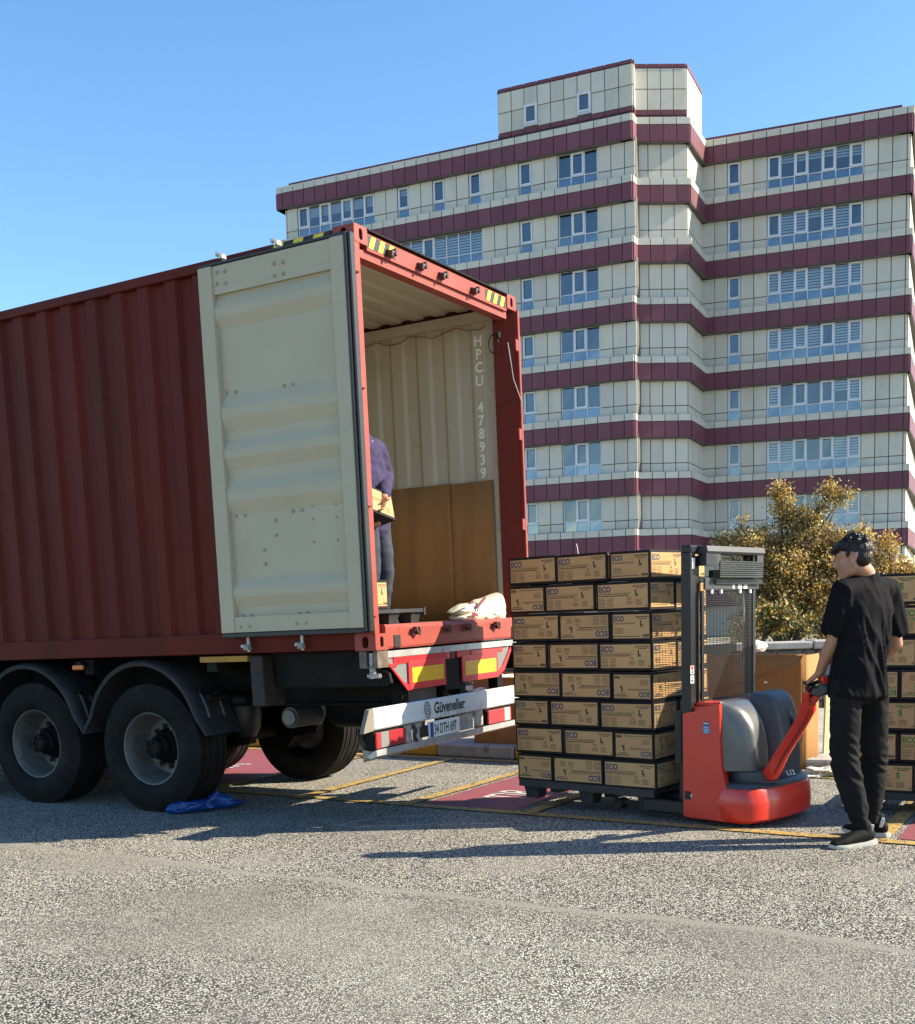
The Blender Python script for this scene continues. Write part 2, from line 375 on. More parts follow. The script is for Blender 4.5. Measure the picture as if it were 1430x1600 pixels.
strip('bay_line', A0 + D * 2.62, A0 + D * 2.62 + V1 * 2.8, .11, PYEL, z=.0122, kind='structure')
strip('bay_line', A0 - D * 3.3, A0 - D * 3.3 + V1 * 2.8, .11, PYEL, z=.0122, kind='structure')
tm = MB(); u = (V1).normalized()
Tt = on_plane((.13, 9.52, .0085), (u.x, u.y, 0), (-u.y, u.x, 0))
# the letters read along the bay: their baseline runs into the bay
put_text(tm, 'TIR', .52, PWHI, on_plane((.50, 9.56, .0085), (u.x, u.y, 0), (-D.x, -D.y, 0)), bold=.004, sx=.62)
tm.build('bay_lettering', PWHI, kind='structure', fix=False)
tm = MB(); q = A0 - D * 4.1 + V1 * .9
put_text(tm, 'TIR', .6, PWHI, on_plane((q.x, q.y, .0085), (u.x, u.y, 0), (-D.x, -D.y, 0)), bold=.01, sx=.75)
tm.build('bay_lettering', PWHI, kind='structure', fix=False)

# kerb and pavement
NK = Vector((-D.y, D.x, 0)); NK = NK if NK.y > 0 else -NK
KB = K0 + NK * .16
pv = MB()
KM = Matrix((D, NK, Vector((0, 0, 1)))).transposed().to_4x4(); KM.translation = KB
pv.box(-16, 12, .22, 9, 0.01, .125).build('pavement', PAVE, mw=KM, kind='structure')
kb = bpy.data.objects.new('kerb', None); COL.objects.link(kb); kb.matrix_basis = KM; kb['kind'] = 'structure'
rnd = random.Random(3)
x = -13.0; i = 0
splitx = (at(759, 1170, 12) - KB).dot(D)
x = splitx + .12 - 12 * .98
while x < 9:
    j = rnd.uniform(-.008, .008)
    yel = (i % 2 == 0)
    MB().box(x + .008, x + .972, j, .215 + j, 0, .14 + j * .5, KERBY if yel else KERBG, c=.02).build('kerb_stone', parent=kb)
    x += .98; i += 1

# ------------------------------------------------------------------ low stone wall behind the cardboard
wl = thing('stone_wall', 'low rough stone wall with pale coping in front of the golden tree', 'wall', TR(0, 16.0, 0))
rnd = random.Random(8)
MB().box(-9, 12, .03, .36, 0, .93).build('wall_core', STONE, wl)
x = -1.0
cp = MB()
while x < 12:
    w = rnd.uniform(.7, 1.0)
    MB().box(x + .01, x + w - .01, -.04, .42, .935 + rnd.uniform(-.006, .006), 1.035 + rnd.uniform(-.008, .008), KERBG, c=.015).build('coping_stone', parent=wl)
    x += w
MB().box(-9, -1, -.04, .42, .94, 1.03, KERBG, c=.015).build('coping_stone', parent=wl)
sm = MB()
for r in range(5):
    x = -1 + rnd.uniform(0, .2)
    while x < 11.8:
        w = rnd.uniform(.18, .42); jj = rnd.uniform(0, .03); sm.box(x + .01, x + w - .01, -jj, .04, .06 + r * .175, .06 + r * .175 + .16, STONE, c=.02); x += w
sm.build('wall_stone', parent=wl, kind='stuff')
# ------------------------------------------------------------------ the apartment block
blk = thing('apartment_building', 'eight storey cream clad apartment block with maroon bands and stepped stair tower', 'building', TR(9.01, 57.97, 0))
O_B = Vector((9.01, 57.97, 0))
PA, PL_, PB2, PF, PI_, PR_ = [Vector((*p, 0)) for p in ((9.01, 57.97), (-8.86, 66.42), (9.27, 58.50), (11.85, 58.62), (13.2, 61.55), (22.2, 58.0))]
PE = PR_ + Vector((6.0, 13.2, 0))        # far end of the right end wall
FZ = [23.41 - 2.735 * k for k in range(9)]   # underside of each maroon band
BH, SH = .78, .35                           # band and pale strip heights
OUT = .26                                   # bands stand out this far
TH = .05
rb = random.Random(21)
_pm = {}
def panel_mesh(w, h, m, tag_):
    k = (round(w, 2), round(h, 2), m.name)
    if k not in _pm:
        _pm[k] = MB().box(0.018, w - .018, -TH, 0, .018, h - .018, m, c=.008).mesh(tag_, m)
    return _pm[k]
_cnt = {}
STUFF = {}
def piece(nm, me_args, mw, seen=True):
    _cnt[nm] = _cnt.get(nm, 0) + (1 if seen else 0)
    w, h, m = me_args
    if seen and _cnt[nm] <= 299:
        link(nm, panel_mesh(w, h, m, nm), blk, mw)
    else:
        STUFF.setdefault(nm, MB()).box(.018, w - .018, -TH, 0, .018, h - .018, m, T=mw)
def frame(a, b):
    """facade frame: x along a->b (seen from outside, left to right), y inward, z up"""
    d = (b - a).normalized(); n = Vector((-d.y, d.x, 0)); Mx = Matrix((d, n, Vector((0, 0, 1)))).transposed().to_4x4(); Mx.translation = a - O_B
    return Mx, (b - a).length
def rcol(L): 
    t = rb.random(); return L[0] if t < .55 else (L[1] if t < .8 else L[2])
def bands(a, b, cols, k0=0, seen=lambda k, x: True, ks=range(0, 9), strips=True):
    Mx, Ln = frame(a, b)
    for k in ks:
        x = 0
        for w in cols:
            piece('band_panel', (w, BH, rcol(CLADR)), Mx @ TR(x, 0, FZ[k]), seen(k, x))
            if strips: piece('parapet_panel', (w, SH, rcol(CLAD)), Mx @ TR(x, 0, FZ[k] + BH), seen(k, x))
            x += w
    return Mx, Ln
core = MB()
def coreband(a, b, ks=range(9)):
    Mx, Ln = frame(a, b)
    for k in ks:
        core.box(-.0, Ln, .012, .6, FZ[k] + .004, FZ[k] + BH + SH - .004, T=Mx)
        core.box(-.0, Ln, -.045, .6, FZ[k] - .03, FZ[k] + .002, T=Mx, m=None)
def window(Mx, x, z, widths, h, hl, spec, seen=True):
    """window group: openable (o) lights have thick sashes, fixed (f) thin; spec letters: d dark, b blind, h half blind, c curtain, p pale sky"""
    W = sum(widths); fr = MB(); T = Mx @ TR(x, .05, z)
    fr.box(0, W, -.02, .10, -.045, 0, T=T); fr.box(0, W, -.02, .10, h, h + .03, T=T)
    fr.box(0, .05, -.02, .10, 0, h, T=T); fr.box(W - .05, W, -.02, .10, 0, h, T=T)
    fr.box(0.05, W - .05, -.015, .09, hl - .02, hl + .02, T=T)
    xx = 0; parts = []
    for i, w in enumerate(widths):
        op = spec[i][0] == 'o'
        if i: fr.box(xx - .022, xx + .022, -.02, .09, 0.001, h - .001, T=T)
        if op:
            t = .085
            x0, x1, z0, z1 = xx + .025, xx + w - .025, hl + .022, h - .002
            fr.box(x0, x1, -.05, .04, z0, z0 + t, T=T); fr.box(x0, x1, -.05, .04, z1 - t, z1, T=T)
            fr.box(x0, x0 + t, -.05, .04, z0 + t, z1 - t, T=T); fr.box(x1 - t, x1, -.05, .04, z0 + t, z1 - t, T=T)
        xx += w
    fo = fr.build('window', UPVC, blk)
    xx = 0
    for i, w in enumerate(widths):
        op = spec[i][0] == 'o'; t = .11 if op else .03
        e = t
        tilt = rb.uniform(-.012, .012)
        MB().add([(xx + e, .03 + tilt, hl + (t if op else .02)), (xx + w - e, .03 - tilt, hl + (t if op else .02)), (xx + w - e, .03, h - (t if op else .0)), (xx + e, .03, h - (t if op else .0))], [(0, 1, 2, 3)], T=T).build('pane', GLASS, fo)
        MB().add([(xx + .02, .03, .0), (xx + w - .02, .03, .0), (xx + w - .02, .035 + tilt, hl - .02), (xx + .02, .035, hl - .02)], [(0, 1, 2, 3)], T=T).build('lower_pane', GLASSD, fo)
        k = spec[i][1]
        if k in 'bh':
            bl = MB(); n = 9; z0 = hl + .03 if k == 'b' else hl + (h - hl) * rb.uniform(.45, .72)
            zz = h - .03; st = .135
            while zz > z0 + .04:
                bl.add([(xx + e, .075, zz), (xx + w - e, .075, zz), (xx + w - e, .075, zz - .085), (xx + e, .075, zz - .085)], [(0, 1, 2, 3)], T=T); zz -= st
            bl.build('blind', BLIND, fo, fix=False)
        elif k == 'c':
            P = [[(xx + e + (w - 2 * e) * j / 12, .08 + .015 * (j % 2), zz) for j in range(13)] for zz in (hl + (h - hl) * .45, h - .03)]
            MB().grid(P, T=T).build('curtain', CURT, fo)
        xx += w
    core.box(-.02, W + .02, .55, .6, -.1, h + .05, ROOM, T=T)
rowlow = .42
ZT = lambda k: FZ[k] - (2.735 - BH - SH)     # top of the strip of the band below
def wall_row(a, b, cols, kinds, ks, tail=0, seen=lambda k, x: True):
    """cols: widths left to right; kinds(k) -> list, same length, of 'p' or (n, spec) starting a window over n columns or None inside one"""
    Mx, Ln = frame(a, b)
    for k in ks:
        x = 0; z0 = ZT(k) + 0.0; zt = FZ[k]; kd = kinds(k); i = 0
        xs = [sum(cols[:j]) for j in range(len(cols) + 1)]
        while i < len(cols):
            q = kd[i]
            if q == 'p':
                piece('wall_panel', (cols[i], zt - z0 - rowlow - .01, rcol(CLAD)), Mx @ TR(xs[i], 0, z0 + rowlow), seen(k, xs[i]))
                piece('sill_panel', (cols[i], rowlow, rcol(CLAD)), Mx @ TR(xs[i], 0, z0), seen(k, xs[i]))
                core.box(xs[i], xs[i + 1], .006, .6, z0, zt + .2, CORE, T=Mx)
                i += 1
            else:
                n, spec = q
                window(Mx, xs[i], z0 + .05, cols[i:i + n], zt - z0 - .09, rowlow + .02, spec)
                core.box(xs[i], xs[i + n], .16, .6, z0 - .1, z0 + .03, CORE, T=Mx); core.box(xs[i], xs[i + n], .0, .6, zt - .03, zt + .2, CORE, T=Mx)
                i += n
# left wing: columns from the left end
w0 = .66
colsL = [.38, w0] + [w0] * 27 + [.50]
LW = (PA - PL_).length; sc_ = LW / sum(colsL); colsL = [c * sc_ for c in colsL]
def rs(*o): return [c for c in o]
SP7 = [('ob', 'fb', 'ob', 'fb', 'od', 'fb', 'ob'), ('od', 'fh', 'oh', 'fh', 'od', 'fh', 'oh'), ('ob', 'fb', 'od', 'fh', 'ob', 'fb', 'od')]
def kindsL(k):
    G = [('od', 'fc', 'oc', 'fc', 'oc', 'fc', 'oc')][0]
    S = lambda: (1, ['o' + rb.choice('ddhd')])
    L = ['p', 'p', (7, G)] + [None] * 6
    if k == 0:
        L += ['p', 'p', (1, ['oh']), 'p', 'p', (1, ['od']), 'p', 'p', (1, ['od'])]
    else:
        L += ['p', 'p', (7, ('fb', 'fb', 'od', 'fb', 'fb', 'fb', 'fb') if k == 1 else rb.choice(SP7))] + [None] * 6
    L += ['p', 'p', 'p', (1, ['od']), 'p', 'p', (3, ('fd', 'od', 'fd')), None, None, 'p', 'p', 'p']
    return L
def seenL(k, x): return (k <= 1) or (x > 13.0 and k < 8)
nrm = lambda a, b: Vector((b.y - a.y, a.x - b.x, 0)).normalized()
aL, bL = PL_, PA
nL = nrm(aL, bL)                       # outward
bands(aL, bL, colsL, seen=seenL); coreband(aL, bL)
inn = lambda a, b: (a - nrm(a, b) * OUT, b - nrm(a, b) * OUT)
wa, wb = inn(aL, bL); dL = (bL - aL).normalized(); wa2 = wa + dL * OUT * 1.4
cw = list(colsL); cw[0] -= OUT * 1.4 - .05; cw[0] = max(cw[0], .1)
wall_row(wa2, wb, cw, kindsL, range(8), seen=seenL)
# left end return
pe = PL_ + Vector((.427, .904, 0)) * 8
coreband(pe, PL_); Mx, Ln = frame(pe, PL_)
for k in range(9):
    for j in range(8):
        STUFF.setdefault('band_panel', MB()).box(j + .01, j + .99, -.05, 0, FZ[k], FZ[k] + BH, CLADR[0], T=Mx)
# the short sunlit return beside the tower
bands(PA, PB2, [(PB2 - PA).length], seen=lambda k, x: True)
coreband(PA, PB2)
ra, rb_ = PA - nL * OUT, PB2 + (PB2 - PA).normalized() * OUT
rw_ = (rb_ - ra).length

# tower front
fc = [(PF - PB2).length / 4] * 4
bands(PB2, PF, fc); coreband(PB2, PF)
fa, fb = inn(PB2, PF); fa = fa - (PF - PB2).normalized() * .0; fb2 = fb - (PF - PB2).normalized() * .1
wall_row(fa, fb2, [(fb2 - fa).length / 4] * 4, lambda k: ['p'] * 4, range(8))
fa_ = PB2 - nrm(PB2, PF) * OUT
Mq, lq = frame(wb, fa_)
for k in range(8):
    hz_ = FZ[k] - ZT(k) - rowlow - .01
    link('wall_panel', panel_mesh(lq, hz_, CLAD[0], 'wall_panel'), blk, Mq @ TR(0, 0, ZT(k) + rowlow)); link('sill_panel', panel_mesh(lq, rowlow, CLAD[0], 'sill_panel'), blk, Mq @ TR(0, 0, ZT(k)))
# tower slanted side
sa, sb = PF, PI_; nS = (sb - sa).length
bands(sa, sb, [nS / 5] * 5); coreband(sa, sb)
xa = fb2; dS_ = (PI_ - PF).normalized(); dR_ = (PR_ - PI_).normalized(); q0 = PI_ - nrm(PF, PI_) * OUT; q1 = PI_ - nrm(PI_, PR_) * OUT
det = dS_.x * -dR_.y + dR_.x * dS_.y; rx_ = q1 - q0; t_ = (rx_.x * -dR_.y + dR_.x * rx_.y) / det; xb = q0 + dS_ * t_
wall_row(xa, xb, [(xb - xa).length / 5] * 5, lambda k: ['p'] * 5, range(8))
# right wing
RWl = (PR_ - PI_).length
colsR = [.42] + [(RWl - .42) / 14.4] * 14 + [(RWl - .42) / 14.4 * .4]
KR = ['bbbdbbb', 'dhhhhhh', 'dbbhbbd', 'bbbbbbb', 'bbbbdbb', 'bddddhb', 'bbdhdbb', 'bddddbb']
def kindsR(k):
    b_ = ['dhhhhhh', 'dbbhbbd', 'bbbbbbb', 'bbbbdbb', 'bddddhb', 'bbdddbb', 'bddddbb', 'ddddddd'][k]
    sp = [('o' if i % 2 == 0 else 'f') + c for i, c in enumerate(b_)]
    return ['p', 'p', (1, ['od']), 'p', 'p', (7, sp)] + [None] * 6 + ['p', 'p', 'p', 'p']
bands(PI_, PR_, colsR); coreband(PI_, PR_)
dR = (PR_ - PI_).normalized(); ia = xb
cr = list(colsR); cr[0] += (PI_ - nrm(PI_, PR_) * OUT - xb).dot(dR); cr[-1] = .12
xs_ = sum(cr)
wall_row(ia, ia + dR * xs_, cr, kindsR, range(8))
# right end wall
nE = 14; eL = (PE - PR_).length
bands(PR_, PE, [eL / nE] * nE, seen=lambda k, x: x < 4); coreband(PR_, PE)
ea = ia + dR * (xs_); eb = PE - nrm(PR_, PE) * OUT * 2
wall_row(ea, eb, [(eb - ea).length / nE] * nE, lambda k: ['p'] * nE, range(8), seen=lambda k, x: x < 3)
# roof coping and roof slab
top0 = FZ[0] + BH + SH
def coping(a, b, z, h=.22, off=.35, m=CLADR[0]):
    n_ = nrm(a, b); Mx, Ln = frame(a - n_ * off, b - n_ * off)
    nn = max(1, int(Ln / 2.4)); w = Ln / nn
    for j in range(nn): MB().box(j * w + .006, (j + 1) * w - .006, -.04, .3, z, z + h, m).build('coping_strip', parent=blk, mw=Mx)
coping(PL_ + dL * .6, PA, top0 + .002); coping(PI_ - dR * .1, PR_ - dR * .5, top0 + .002)
slab = MB()
pts = [PL_ + dL * .5, PA - dL * .2, PB2, PF, PI_, PR_ - dR * .5, PE, PL_ + Vector((3.2, 9, 0))]
ins = [p - O_B + Vector((*q, 0)) for p, q in zip(pts, ((.5, .9), (-.2, .8), (0, .7), (-.5, .7), (-.35, 1.0), (-.9, 1.0), (-1.2, -.3), (.5, 0)))]
slab.prism([(p.x, p.y) for p in ins], 0, top0 + .1)
slab.build('structure_core', ROOM, blk)
# tower head: rows of panels above the roof
TT = 27.02
def head(a, b, n, wins={}, seen=True, base=24.93, doband=True):
    Mx, Ln = frame(a, b); w = Ln / n; hh = (TT - .2 - base) / 2
    if Ln > 1: core.box(0.02, Ln - .02, .006, .3, top0, TT - .02, CORE, T=Mx)
    for j in range(n):
        for r in (0, 1):
            if j in wins and r == 0:
                window(Mx @ TR(0, -.135, 0), j * w, base + .12, [w], hh - .02, .04, ['od']); continue
            piece('wall_panel', (w, hh, rcol(CLAD)), Mx @ TR(j * w, 0, base + r * hh))
        piece('coping_strip', (w, .2, CLADR[0]), Mx @ TR(j * w, -.02, TT - .2))
        if doband: piece('coping_strip', (w, .24, CLADR[0]), Mx @ TR(j * w, -.02, base - .24))
hA = wb - dL * 6.82
head(hA, wb, 10, {2: 1, 6: 1})
head(wb, fa, 1); head(fa, fb2, 4); head(fb2, xb, 5, base=24.6, doband=False)
head(hA + Vector((.427, .904, 0)) * 6, hA, 6)
hp = [hA, wb, fa, fb2, xb, hA + Vector((.427, .904, 0)) * 6]
MB().prism([((p - O_B).x, (p - O_B).y) for p in [hp[0] + Vector((.3, .3, 0)), hp[1] + Vector((-.1, .3, 0)), hp[2] + Vector((.1, .2, 0)), hp[3] + Vector((-.1, .2, 0)), hp[4] + Vector((-.3, 0, 0)), hp[5]]], top0, TT - .15).build('tower_roof', ROOM, blk)
core.build('joint_backing', CORE, blk, fix=False)
for nm, mb in STUFF.items(): mb.build(nm, parent=blk, kind='stuff', fix=False)
# ground floor
MB().prism([((p - O_B).x, (p - O_B).y) for p in [wa, wb, fa, fb2, xb, ia + dR * xs_]] + [(18, 10), (-14, 18)], 0, FZ[8] + .02).build('ground_floor_wall', CLAD[1], blk)

# ------------------------------------------------------------------ the shipping container (local x towards its doors, y away from the viewer, z up)
CT = Vector((-.5455, 8.322, 1.2989))
CM = Matrix.Translation(CT) @ RZ(-.5192) @ RY(-.0158) @ RX(.0081)
Wc, Hc, Lc = 2.438, 2.896, 12.19
ctn = thing('shipping_container', 'dark red shipping container with its left door folded open along the side', 'container', CM)
# corrugated sides (outer face red, inner face cream)
def corr_side(y, sgn, inner_m, outer_m, x0, x1):
    prof = []; x = x0; p = .278
    while x < x1 - .01:
        for dx, d in ((0, 0), (.104, 0), (.139, .036), (.243, .036)):
            if x + dx < x1: prof.append((x + dx, d))
        x += p
    prof.append((x1, 0))
    return prof
XS0, XS1 = -Lc + .15, -.17
rows = corr_side(0, 1, None, None, XS0, XS1)
zb, zt = .16, Hc - .075
# near (left) side: outer skin, inner skin
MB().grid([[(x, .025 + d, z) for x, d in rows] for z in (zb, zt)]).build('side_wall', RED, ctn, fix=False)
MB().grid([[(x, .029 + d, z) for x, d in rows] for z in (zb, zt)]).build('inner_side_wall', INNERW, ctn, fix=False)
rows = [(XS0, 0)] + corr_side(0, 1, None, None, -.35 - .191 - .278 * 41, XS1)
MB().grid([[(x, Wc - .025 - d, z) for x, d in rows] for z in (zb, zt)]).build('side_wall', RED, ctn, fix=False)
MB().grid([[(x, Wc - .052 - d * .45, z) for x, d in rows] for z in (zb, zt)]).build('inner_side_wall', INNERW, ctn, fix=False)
# front end wall
MB().box(-Lc, -Lc + .04, .05, Wc - .05, .16, Hc - .06).build('end_wall', RED, ctn)
MB().box(-Lc + .045, -Lc + .06, .06, Wc - .06, .17, Hc - .08).build('inner_end_wall', INNERW, ctn)
# roof, corrugated crosswise
rp = []; x = -Lc + .1
while x < -.12:
    for dx, d in ((0, 0), (.09, 0), (.11, .02), (.2, .02)): rp.append((min(x + dx, -.12), d))
    x += .209 * 1.0 + .02
MB().grid([[(x, y, Hc - .03 - d) for x, d in rp] for y in (.06, Wc - .06)]).build('roof_panel', RED, ctn, fix=False)
MB().grid([[(x, y, Hc - .036 - d) for x, d in rp] for y in (.06, Wc - .06)]).build('ceiling_panel', INNERW, ctn, fix=False)
# rails
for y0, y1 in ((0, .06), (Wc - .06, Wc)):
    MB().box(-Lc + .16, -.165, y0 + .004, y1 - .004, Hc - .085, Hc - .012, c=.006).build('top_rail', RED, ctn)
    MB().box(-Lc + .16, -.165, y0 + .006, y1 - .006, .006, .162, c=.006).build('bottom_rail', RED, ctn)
MB().box(-Lc + .16, -.16, .07, .10, Hc - .17, Hc - .085, INNERW).build('inner_top_rail', parent=ctn)
MB().box(-Lc + .16, -.16, Wc - .10, Wc - .07, Hc - .17, Hc - .085, INNERW).build('inner_top_rail', parent=ctn)
MB().box(-Lc + .1, -.1, .07, Wc - .07, .10, .175).build('floor', WOODF, ctn)
# corner castings with holes (rear four, front two)
def casting(x0, y0, z0, sx, sy, sz, m, nm='corner_casting'):
    """hollow block of 6 thick plates with slotted holes on its outer end and side faces"""
    mb = MB(); l, w, h = .178, .162, .118; t = .012
    def plate(T, a, b, hole_w, hole_h, vertical=True):
        n = 20; outer = []; innr = []
        for k in range(n):
            w_ = 2 * pi * (k + .5) / n; cx, cy = cos(w_), sin(w_)
            s_ = 1 / max(abs(cx) / (a / 2), abs(cy) / (b / 2)); outer.append((cx * s_, cy * s_))
            rr = min(hole_w, hole_h) / 2; ex = max(0, (hole_w - hole_h) / 2); ez = max(0, (hole_h - hole_w) / 2)
            innr.append((rr * cx + (ex if cx > 0 else -ex), rr * cy + (ez if cy > 0 else -ez)))
        for q in (1,):
            vs = [(p[0], p[1], 0) for p in outer] + [(p[0], p[1], 0) for p in innr] + [(p[0] * 1.0, p[1] * 1.0, -t) for p in innr] + [(p[0] * 1.0, p[1] * 1.0, -t) for p in outer]
            fs = []
            for k in range(n):
                j = (k + 1) % n
                fs += [(k, j, n + j, n + k), (n + k, n + j, 2 * n + j, 2 * n + k), (2 * n + k, 2 * n + j, 3 * n + j, 3 * n + k)]
            mb.add(vs, fs, m, T)
    cx, cy, cz = x0 + sx * l / 2, y0 + sy * w / 2, z0 + sz * h / 2
    plate(on_plane((x0, cy, cz), (0, -sx * 1, 0), (0, 0, 1)) if sx < 0 else on_plane((x0, cy, cz), (0, -1, 0), (0, 0, 1)), w, h, .045, .078)
    plate(on_plane((cx, y0, cz), (1 if sy > 0 else -1, 0, 0), (0, 0, 1)), l, h, .055, .085)
    mb.box(min(x0 + sx * .001, x0 + sx * l), max(x0 + sx * .001, x0 + sx * l), min(y0 + sy * .001, y0 + sy * w), max(y0 + sy * .001, y0 + sy * w), z0 + (sz * h - t if sz > 0 else sz * h), z0 + (sz * h if sz > 0 else sz * h + t), m)
    mb.box(min(x0 + sx * .001, x0 + sx * l), max(x0 + sx * .001, x0 + sx * l), min(y0 + sy * .001, y0 + sy * w), max(y0 + sy * .001, y0 + sy * w), z0 + (0 if sz > 0 else -t), z0 + (t if sz > 0 else 0), m)
    # dark inner cheeks
    mb.box(min(x0 + sx * .02, x0 + sx * l), max(x0 + sx * .02, x0 + sx * l), min(y0 + sy * (w - .01), y0 + sy * w), max(y0 + sy * (w - .01), y0 + sy * w), z0 + min(sz * .012, sz * (h - .012)), z0 + max(sz * .012, sz * (h - .012)), m)
    mb.box(min(x0 + sx * (l - .01), x0 + sx * l), max(x0 + sx * (l - .01), x0 + sx * l), min(y0 + sy * .02, y0 + sy * (w - .01)), max(y0 + sy * .02, y0 + sy * (w - .01)), z0 + min(sz * .012, sz * (h - .012)), z0 + max(sz * .012, sz * (h - .012)), m)
    mb.build(nm, parent=ctn, fix=False)
for y, sy in ((0, 1), (Wc, -1)):
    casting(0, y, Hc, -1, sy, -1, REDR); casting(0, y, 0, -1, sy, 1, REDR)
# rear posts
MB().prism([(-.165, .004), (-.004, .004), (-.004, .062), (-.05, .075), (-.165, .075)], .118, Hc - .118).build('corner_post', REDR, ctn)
MB().prism([(-.165, Wc - .004), (-.045, Wc - .004), (-.045, Wc - .034), (-.006, Wc - .034), (-.165, Wc - .13)], .118, Hc - .118).build('corner_post', RED, ctn)  # right post takes the darker red: its shade put into the colour
# door header and its gutter, sill
HY0, HY1 = .163, Wc - .163
MB().prism([(-.10, Hc - .145), (-.008, Hc - .145), (-.008, Hc - .035), (-.03, Hc - .012), (-.10, Hc - .012)], HY0, HY1, plane='xz').build('door_header', REDR, ctn)
MB().prism([(-.12, Hc - .20), (-.03, Hc - .20), (-.03, Hc - .146), (-.12, Hc - .146)], .076, Wc - .131, plane='xz').build('header_lip', REDR, ctn)
MB().box(-.14, .004, HY0, HY1, Hc - .011, Hc - .001).build('rain_gutter', DARKST, ctn)
MB().prism([(-.15, .004), (-.012, .004), (-.006, .02), (-.006, .150), (-.03, .178), (-.15, .178)], HY0, HY1, plane='xz').build('door_sill', REDR, ctn)
for yy in (.245, Wc - .32):
    MB().box(-.12, .0, yy, yy + .085, .012, .10, BLACKP).build('sill_pocket', parent=ctn)
MB().box(-.03, -.004, .14, .40, .118, .160, REDR).build('sill_gusset', parent=ctn)
# hazard stripes
def hazard(T, L_, h, n):
    hz = MB(); hz.box(0, L_, 0, h, 0, .0015, BLACKP, T=T)
    w = L_ / n
    for k in range(n):
        x = k * w
        hz.add([(x + .01, .0, .003), (x + w * .55, .0, .003), (x + w * .55 + h * .5, h, .003), (x + .01 + h * .5, h, .003)], [(0, 1, 2, 3)], HAZY, T)
    hz.build('hazard_tape', parent=ctn, fix=False)
hazard(on_plane((-.0075, .17, Hc - .125), (0, 1, 0), (0, 0, 1)), .36, .085, 3)
hazard(on_plane((-.0075, Wc - .54, Hc - .125), (0, 1, 0), (0, 0, 1)), .36, .085, 3)
hazard(on_plane((-.72, .0035, Hc - .080), (1, 0, 0), (0, 0, 1)), .52, .062, 3)
# cam keepers on header and sill
def keeper(x, y, z, m=DARKST, s=1.0, flip=1):
    k = MB(); k.box(0, .03, -.045, .045, -.03, .03, T=TR(x, y, z)); k.box(.03, .075, -.05, -.02, -.045 * flip, .02, T=TR(x, y, z), c=.005)
    k.box(.03, .075, .015, .05, -.02, .045, T=TR(x, y, z), c=.005); k.tube([(.05, -.03, -.03 * flip), (.06, .03, .03 * flip)], .012, T=TR(x, y, z))
    k.v = [(x + (vx - x) * .75, y + (vy - y) * .75, z + (vz - z) * .75) for vx, vy, vz in k.v]; k.build('cam_keeper', m, ctn)
for y, z in ((.44, Hc - .105), (.86, Hc - .10), (1.17, Hc - .10), (1.68, Hc - .105)): keeper(-.01, y, z, mat('worn keeper', (.05, .018, .015), .55))
for y in (.52, .98, 1.30, 1.80): keeper(-.008, y, .115, mat('rusty keeper', (.12, .035, .03), .6), flip=-1)
# left door, folded back flat against the side (its inside faces the viewer)
door = MB()
dx0, dx1, dz0, dz1 = -1.318, -.030, .165, 2.80
y_in, y_out = -.095, -.045
door.box(dx0, dx0 + .125, y_in, y_out, dz0, dz1, c=.004)
door.box(dx1 - .115, dx1, y_in, y_out, dz0, dz1, c=.004)
dleaf = door.build('left_door', DOORP, ctn)
MB().box(dx0 + .126, dx1 - .116, y_in + .016, y_out, dz1 - .20, dz1 - .002).build('door_top_rail', DOORP, dleaf)
MB().box(dx0 + .126, dx1 - .116, y_in + .012, y_out, dz0 + .002, dz0 + .115).build('door_bottom_rail', DOORP, dleaf)
def y2z(y): return dz1 - (y - 398) / (985 - 398) * (dz1 - dz0)
prof = []
yb = y_in + .046
for a, b in ((446, 496), (602, 660), (671, 720), (736, 792), (896, 944)):
    z1, z0 = y2z(a), y2z(b); hgt = z1 - z0
    prof += [(z1 + .02, yb), (z1, yb), (z1 - hgt * .36, yb - .034), (z1 - hgt * .62, yb - .034), (z0, yb)]
prof = [(dz1 - .2, yb)] + prof + [(dz0 + .115, yb)]
MB().grid([[(x, y, z) for x in (dx0 + .127, dx1 - .117)] for z, y in prof]).build('door_panel', DOORP, dleaf, fix=False)
# side returns of the corrugation against the stile (light edge)
for x in (dx0 + .1255, dx1 - .1165):
    MB().box(x - .0005, x + .002, y_in + .004, y_out, dz0 + .12, dz1 - .2).build('door_stile_edge', DOORP, dleaf)
# gasket round the leaf
gk = MB()
gk.box(dx1 + .001, dx1 + .026, y_in - .004, y_out + .02, dz0 - .03, dz1 + .02, c=.006)
gk.box(dx1 + .027, dx1 + .048, y_in + .012, y_out + .02, dz0 - .03, dz1 + .02, c=.006)
gk.build('door_gasket', RUBBER, dleaf)
MB().box(dx0 + .0, dx1, y_in + .004, y_out + .01, dz0 - .036, dz0 - .002, c=.004).build('door_gasket', RUBBER, dleaf)
MB().box(dx0 + .0, dx1, y_in + .008, y_out + .01, dz1 + .002, dz1 + .022, c=.004).build('door_gasket', RUBBER, dleaf)
MB().box(dx0, dx1 + .04, y_out + .002, y_out + .022, dz0 - .03, dz1 + .02).build('door_outer_skin', RED, dleaf)
